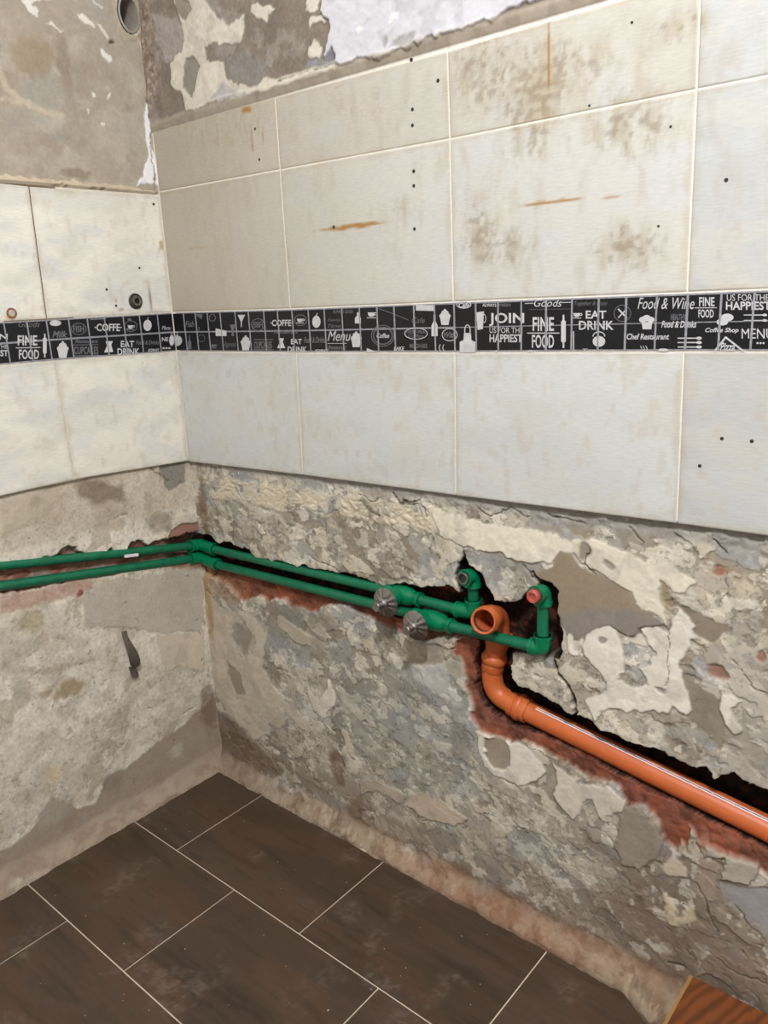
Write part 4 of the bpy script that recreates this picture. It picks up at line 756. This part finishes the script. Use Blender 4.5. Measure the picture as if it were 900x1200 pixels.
def ribbed_disc(parent, o, n, r):
    g = G(); n = Vector(n).normalized(); x, y, d = frame(n); o = Vector(o); seg = 72; prof = [(-.001, .010), (-.001, r*.97), (0, r), (.0012, r), (.0035, r*.80), (.006, r*.45), (.0068, r*.36), (.0068, .004)]; V = []
    for a_, rr in prof:
        for k in range(seg):
            t_ = 2*math.pi*k/seg; w_ = .0007*math.cos(12*t_)*(1 if .010 < rr < r*.95 else 0); V.append(o+d*(a_+w_)+(x*math.cos(t_)+y*math.sin(t_))*rr)
    g.add(V, [(i*seg+k, i*seg+(k+1) % seg, (i+1)*seg+(k+1) % seg, (i+1)*seg+k) for i in range(len(prof)-1) for k in range(seg)])
    e = child('escutcheon', g.mesh('escutcheon', True), M['chrome'], parent, 'round ribbed chrome cover plate')
    g = G(); lathe(g, o+d*.006, d, [(0, .0125), (.006, .0120), (.008, .0095), (.009, .0085), (.010, .0085), (.016, .0085), (.0165, .0095), (.024, .0095), (.025, .0085), (.025, 1e-5)], 28)
    child('spindle', g.mesh('spindle', True), M['chrome'], e, 'polished chrome valve spindle'); return e
def valve(parent, a, b, disc_c):
    """valve body along a-b with a neck to the chrome disc"""
    a, b = Vector(a), Vector(b); g = G(); L = (b-a).length; lathe(g, a, b-a, [(0, PR), (0, .0150), (.008, .0150), (.010, .0136), (.018, .0140), (.024, .0185), (L*.5, .0200), (L-.024, .0185), (L-.018, .0140), (L-.010, .0136), (L-.008, .0150), (L, .0150), (L, PR)], 32)
    m_ = a+(b-a)*.40; lathe(g, m_, Vector(disc_c)-m_, [(0, .017), ((Vector(disc_c)-m_).length*.75, .0155), ((Vector(disc_c)-m_).length-.001, .0145)], 28)
    return child('valve_body', g.mesh('valve_body', True), M['green_fit'], parent)
DP = .016
# --- upper run
A0 = P3L(-90, 684, .012); A1 = P3L(0, 661, .012)
far = A1+(A1-P3L(215, 638, .012))*1.2
up_ = thing('water_pipe', 'upper green plastic water pipe ending in an open elbow left of the orange drain', 'pipe', tuple(P3(238, 640, DP)))
cU = Vector((-.016, DP+.000, 0)); zc = float(P3L(236, 638, .014)[2]); cU.z = zc
lU = P3L(222, 640, .014); pipe(up_, far, lU)
rU = P3(252, 644, DP)
elbow(up_, lU, (-.014, DP, (lU.z+rU.z)/2), rU)
v1a, v1b = P3(455, 692, DP), P3(493, 703, DP); pipe(up_, rU, v1a)
d1 = P3(452, 706, -.040); valve(up_, v1a, v1b, d1); ribbed_disc(up_, d1, (0, -1, 0), .0300)
t1 = P3(535, 714, DP+.006); pipe(up_, v1b, t1)
tc = P3(555, 717, DP+.008); top1 = P3(557, 675, DP+.004)
elbow(up_, t1, tc, tc+Vector((0, 0, .026)))
pipe(up_, tc+Vector((0, 0, .02)), (tc.x+.002, top1.y, top1.z-.018))
eo = Vector((tc.x+.002, top1.y, top1.z)); mo = eo+Vector((-.002, -.026, .002)); elbow(up_, eo-Vector((0, 0, .022)), eo, mo)
g = G(); lathe(g, mo, (0, -1, 0), [(.0005, .0088), (.0006, 1e-4)], 24); child('bore', g.mesh('bore', True), M['hole'], up_, 'flat dark disc for the shade in the open bore')  # dark disc over the closed mouth paints in the shade inside
g = G(); lathe(g, mo, (0, -1, 0), [(-.001, .0118), (.0040, .0118), (.0046, .0108), (.0042, .0084), (.0006, .0080)], 28); br = child('threaded_insert', g.mesh('threaded_insert', True), M['brass'], up_, 'metal threaded insert in the elbow mouth')
# --- lower run
B1 = P3L(0, 687, .012); Bc = P3L(222, 655, .014); far = B1+(B1-Bc)*1.0
lo_ = thing('water_pipe', 'lower green plastic water pipe passing before the orange drain to a red-plugged elbow', 'pipe', tuple(P3(238, 656, DP)))
pipe(lo_, far, Bc); rL = P3(256, 662, DP); elbow(lo_, Bc, (-.014, DP, (Bc.z+rL.z)/2), rL)
v2a, v2b = P3(486, 720, .010), P3(530, 734, .003); pipe(lo_, rL, v2a)
d2 = P3(487, 733, -.044); valve(lo_, v2a, v2b, d2); ribbed_disc(lo_, d2, (0, -1, 0), .0300)
k1 = P3(622, 757, .001); pipe(lo_, v2b, k1)
kc = P3(636, 760, .002); kt = P3(632, 692, .002); kt = Vector((kc.x, kt.y, kt.z))
elbow(lo_, k1, kc, kc+Vector((0, 0, .026))); pipe(lo_, kc+Vector((0, 0, .02)), kt-Vector((0, 0, .02)))
mo = kt+Vector((-.001, -.026, .001)); elbow(lo_, kt-Vector((0, 0, .024)), kt, mo)
g = G(); lathe(g, mo+Vector((0, .002, 0)), (0, -1, 0), [(0, .0138), (.005, .0138), (.005, .0105), (0, .0105)], 28); child('collar', g.mesh('collar', True), M['brass'], lo_, 'pale metal collar behind the plug')
g = G(); lathe(g, mo, (0, -1, 0), [(0, .0112), (.010, .0112), (.0115, .0100), (.0110, .0062), (.0085, .0058), (.0085, 1e-4)], 24); child('plug', g.mesh('plug', True), M['redplug'], lo_, 'red plastic plug')
# dust lying on the runs, and the small white mark on the left run
g = G(); q0, q1 = P3L(146, 652, .002), P3L(162, 650, .002); q0.x += .001; q1.x += .001
a_ = q0; b_ = q1; dz_ = Vector((0, 0, .0035)); g.add([a_-dz_, b_-dz_, b_+dz_, a_+dz_, (a_-dz_)+Vector((-.003, 0, 0)), (b_-dz_)+Vector((-.003, 0, 0)), (b_+dz_)+Vector((-.003, 0, 0)), (a_+dz_)+Vector((-.003, 0, 0))], [(3, 2, 1, 0), (4, 5, 6, 7), (0, 1, 5, 4), (2, 3, 7, 6), (1, 2, 6, 5), (3, 0, 4, 7)])
child('white_tag', g.mesh('white_tag'), M['white'], up_, 'small white tag on the pipe')

# ================================================================== ORANGE DRAIN
OR = .0205; DO = .038
c0 = P3(610, 829, DO); c1 = P3(900, 971, DO); dr = (c1-c0).normalized()
drain = thing('drain_pipe', 'orange plastic drain pipe sloping down in a wall slot from an open bend', 'pipe', tuple(c0))
end = c1+dr*.35; pipe(drain, c0-dr*.005, end, OR, 'pipe', M['orange'])
main = [o for o in drain.children][0]
# printed white line with purple marks on top of the pipe
nrm = Vector((0, -1, 0)); upv = dr.cross(Vector((0, -1, 0))).normalized(); upv = upv if upv.z > 0 else -upv
def onpipe(s_, ang, r=OR+.0003): return c0+dr*s_+(upv*math.cos(ang)+nrm*math.sin(ang))*r
g = G(); L = (end-c0).length; n = 60
for j, (a0_, a1_) in enumerate(((.39, .50), (.22, .31))):
    V = [onpipe(.035+(L-.04)*i/n, a) for i in range(n+1) for a in (a0_, a1_)]; g.add(V, [(2*i, 2*i+1, 2*i+3, 2*i+2) for i in range(n)])
child('printed_line', g.mesh('printed_line'), M['white'], main, 'white printed double line')
g = G(); s_ = .05
while s_ < L-.03:
    l_ = random.choice([.004, .007, .014, .022]); V = [onpipe(s_, .31), onpipe(s_, .39), onpipe(s_+l_, .39), onpipe(s_+l_, .31)]; g.add(V, [(0, 1, 2, 3)]); s_ += l_+random.choice([.003, .005, .012])
child('printed_marks', g.mesh('printed_marks'), M['ink'], main, 'dark purple printed dashes')
# bend between the sloping run and the riser
vb = P3(577, 812, DO+.002); vt = P3(581, 750, DO+.006); ek = P3(577, 818, DO+.002)
rx = vb.x; e0 = c0+dr*.002; kx = Vector((rx, DO+.002, 0)); tpar = (c0.x-rx)/dr.x; kx.z = c0.z-dr.z*tpar
g = G(); pa = kx+Vector((0, 0, .040)); pb = kx+dr*.034
sweep(g, [kx+Vector((0, 0, .066))]+arc(pa, kx, pb, 12)+[c0+dr*.004], OR, 40, (False, False)); child('bend', g.mesh('bend', True), M['orange'], drain)
def sock(o, d, name, L=.046, r=OR):
    g = G(); lathe(g, o, d, [(0, r+.0005), (.001, r+.0024), (.012, r+.0030), (.013, r+.0016), (.0145, r+.0016), (.0155, r+.0048), (.019, r+.0062), (.0235, r+.0062), (.027, r+.0044), (.028, r+.0034), (L-.004, r+.0034), (L, r+.0030), (L, r-.001)], 40)
    return child(name, g.mesh(name, True), M['orange'], drain)
sock(c0-dr*.022, dr, 'socket', .040)
zr = kx.z+.050; riser_top = float(P3(581, 752, DO)[2])
g = G(); rt = Vector((rx+.012, DO+.004, riser_top)); rb = Vector((rx, DO+.002, zr))
g = G(); lathe(g, rb, (rt-rb), [(0, OR+.0005), (.002, OR+.0018), (.016, OR+.0018), (.017, OR+.0010), (.019, OR+.0010), (.020, OR+.004), (.024, OR+.0055), (.029, OR+.0055), (.034, OR+.003), (.036, OR+.001), (.05, OR+.0008), (.052, OR+.0015), (.066, OR+.0055), (.080, OR+.0058), (.081, OR+.001)], 40)
child('socket', g.mesh('socket', True), M['orange'], drain)
# top elbow, open toward the room
om = P3(566, 728, -.040); back = Vector((rx+.004, DO+.008, om.z-.030))
bk = Vector((rx+.016, DO+.006, om.z-.018)); ax = (om-bk).normalized()
g = G(); sweep(g, arc(rb+(rt-rb).normalized()*.070, bk, bk+ax*.036, 12), OR+.0006, 40, (False, False)); child('bend', g.mesh('bend', True), M['orange'], drain)
g = G(); Ls = (om-bk).length; s0 = Ls-.048
lathe(g, bk+ax*s0, ax, [(0, OR+.0005), (.004, OR+.0032), (.020, OR+.0034), (.022, OR+.0034), (.026, OR+.0050), (.032, OR+.0055), (.038, OR+.0050), (.041, OR+.0034), (.0475, OR+.0034), (.048, OR+.0028), (.048, OR+.0012), (.0465, OR-.0004), (.041, OR-.0004)], 44)
child('socket', g.mesh('socket', True), M['orange'], drain)
g = G(); lathe(g, bk+ax*s0, ax, [(.041, OR-.0004), (.040, OR+.003), (.034, OR+.003), (.033, OR-.0002)], 44); child('seal', g.mesh('seal', True), M['rubber'], drain, 'black rubber sealing ring inside the mouth')
g = G(); lathe(g, bk+ax*s0, ax, [(.033, OR-.0006), (.0, OR-.002), (-.018, OR-.002), (-.030, OR-.012), (-.032, 1e-4)], 44); child('lining', g.mesh('lining', True), M['orange_in'], drain)

# ================================================================== METAL STRAP, STUBS, SLEEVE, BOARD
SO = (120, 720, 12.86)
def sp(x, y, dep): return Vector(LW(SO[0]+x/SO[2], SO[1]+y/SO[2], dep))
rows = [(290, 262, 370, 246, .006), (305, 330, 380, 318, -.006), (330, 410, 415, 380, -.012), (358, 490, 455, 445, -.016), (385, 570, 510, 530, -.019), (402, 650, 548, 610, -.020), (415, 720, 572, 690, -.018), (432, 775, 574, 745, -.014), (460, 798, 545, 785, -.010)]
strap = thing('pipe_strap', 'dark bent metal strap sticking out of the cream left wall', 'strap', tuple(sp(330, 262, 0)))
g = G(); V = []
for x0, y0, x1, y1, d in rows:
    a, b = sp(x0, y0, d), sp(x1, y1, d); m_ = (a+b)/2; m_.x += .0018; V += [a, m_, b]
nV = len(V); V += [v-Vector((.0022, 0, 0)) for v in V]; F = []
for i in range(len(rows)-1):
    for k in (0, 1): a = i*3+k; F += [(a, a+1, a+4, a+3), (nV+a+3, nV+a+4, nV+a+1, nV+a)]
    F += [(i*3, i*3+3, nV+i*3+3, nV+i*3), (i*3+2, nV+i*3+2, nV+i*3+5, i*3+5)]
F += [(0, nV, nV+1, 1), (1, nV+1, nV+2, 2)]; e = (len(rows)-1)*3; F += [(e, e+1, nV+e+1, nV+e), (e+1, e+2, nV+e+2, nV+e+1)]
g.add(V, F); child('band', g.mesh('band', True), M['iron'], strap)
g = G(); q = [sp(428, 815, -.004), sp(512, 806, -.004), sp(552, 915, -.003), sp(535, 950, -.003), (sp(475, 955, -.003))]; V = q+[v-Vector((.010, 0, 0)) for v in q]
g.add(V, [(4, 3, 2, 1, 0), (5, 6, 7, 8, 9)]+[(i, (i+1) % 5, 5+(i+1) % 5, 5+i) for i in range(5)]); tb = child('tab', g.mesh('tab'), M['iron'], strap)
g = G(); lathe(g, sp(490, 898, -.004), (1, 0, 0), [(-.001, .0022), (.0012, .0020), (.0014, 1e-4)], 12); child('rivet', g.mesh('rivet', True), M['brass'], tb, 'bright rivet head')

st = P3L(158.5, 353, 0); stub = thing('pipe_stub', 'dark ringed rubber pipe stub in the upper left tile, just above the black border', 'pipe', tuple(st))
g = G(); lathe(g, st, (1, 0, 0), [(-.006, .0170), (.002, .0175), (.0035, .0165), (.0035, .0135), (.0020, .0130), (.0020, .0115), (.0085, .0112), (.0090, .0095), (.0075, .0060)], 32); child('ring', g.mesh('ring', True), M['iron'], stub)
g = G(); lathe(g, st, (1, 0, 0), [(.0036, .0166), (.0046, .0155), (.0036, .0140)], 32); lathe(g, st, (1, 0, 0), [(.0075, .0062), (.002, .0058), (.002, 1e-4)], 24); child('seal', g.mesh('seal', True), M['rubber'], stub, 'black rubber seal')
st = P3L(13.5, 367, 0); an = thing('wall_anchor', 'small pale round wall plug with rusty rim at the left edge, above the border', 'wall plug', tuple(st))
g = G(); lathe(g, st, (1, 0, 0), [(-.004, .0105), (.0012, .0105), (.0022, .0090), (.0012, .0068)], 24); child('rim', g.mesh('rim', True), M['rust'], an)
g = G(); lathe(g, st, (1, 0, 0), [(.0010, .0070), (.0030, .0060), (.0030, .0030), (.0010, .0024), (.0010, 1e-4)], 20); child('sleeve', g.mesh('sleeve', True), M['crumb'], an)

vc = Vector((0, -hu, hz)); vent = thing('vent_sleeve', 'round grey pipe sleeve opening high in the corner of the plaster', 'vent', tuple(vc))
g = G(); seg = 40; V = []; prof = [(.004, 1.10), (.0055, 1.02), (.005, .96), (-.02, .95), (-.085, .94)]
for a_, r in prof:
    for k in range(seg): t_ = 2*math.pi*k/seg; V.append((a_, -hu+.0235*r*math.cos(t_), hz+.0335*r*math.sin(t_)))
g.add(V, [(i*seg+k, i*seg+(k+1) % seg, (i+1)*seg+(k+1) % seg, (i+1)*seg+k) for i in range(len(prof)-1) for k in range(seg)]); child('sleeve', g.mesh('sleeve', True), M['sleeve'], vent)
g = G(); lathe(g, (-.084, -hu, hz), (1, 0, 0), [(0, .024), (.001, 1e-4)], 24); child('back_plate', g.mesh('back_plate'), M['iron'], vent)

bd = thing('wooden_board', 'orange-brown varnished wooden board on the floor against the wall, bottom right corner', 'board', (1.283, -.012, 0))
g = G(); g.box((1.287, -.56, .078), (2.0, -.014, .100)); child('top_panel', g.mesh('top_panel'), M['wood'], bd)
g = G(); g.box((1.2815, -.56, .076), (1.287, -.014, .1012)); child('edge_trim', g.mesh('edge_trim'), simple('pale_wood_edge', (150, 112, 66), .6, var=.15), bd, 'paler edge strip')
g = G(); g.box((1.287, -.56, 0.0), (2.0, -.540, .078)); child('side_panel', g.mesh('side_panel'), M['wood'], bd)
g = G(); g.box((1.287, -.052, 0.0), (2.0, -.032, .078)); child('side_panel', g.mesh('side_panel'), M['wood'], bd)
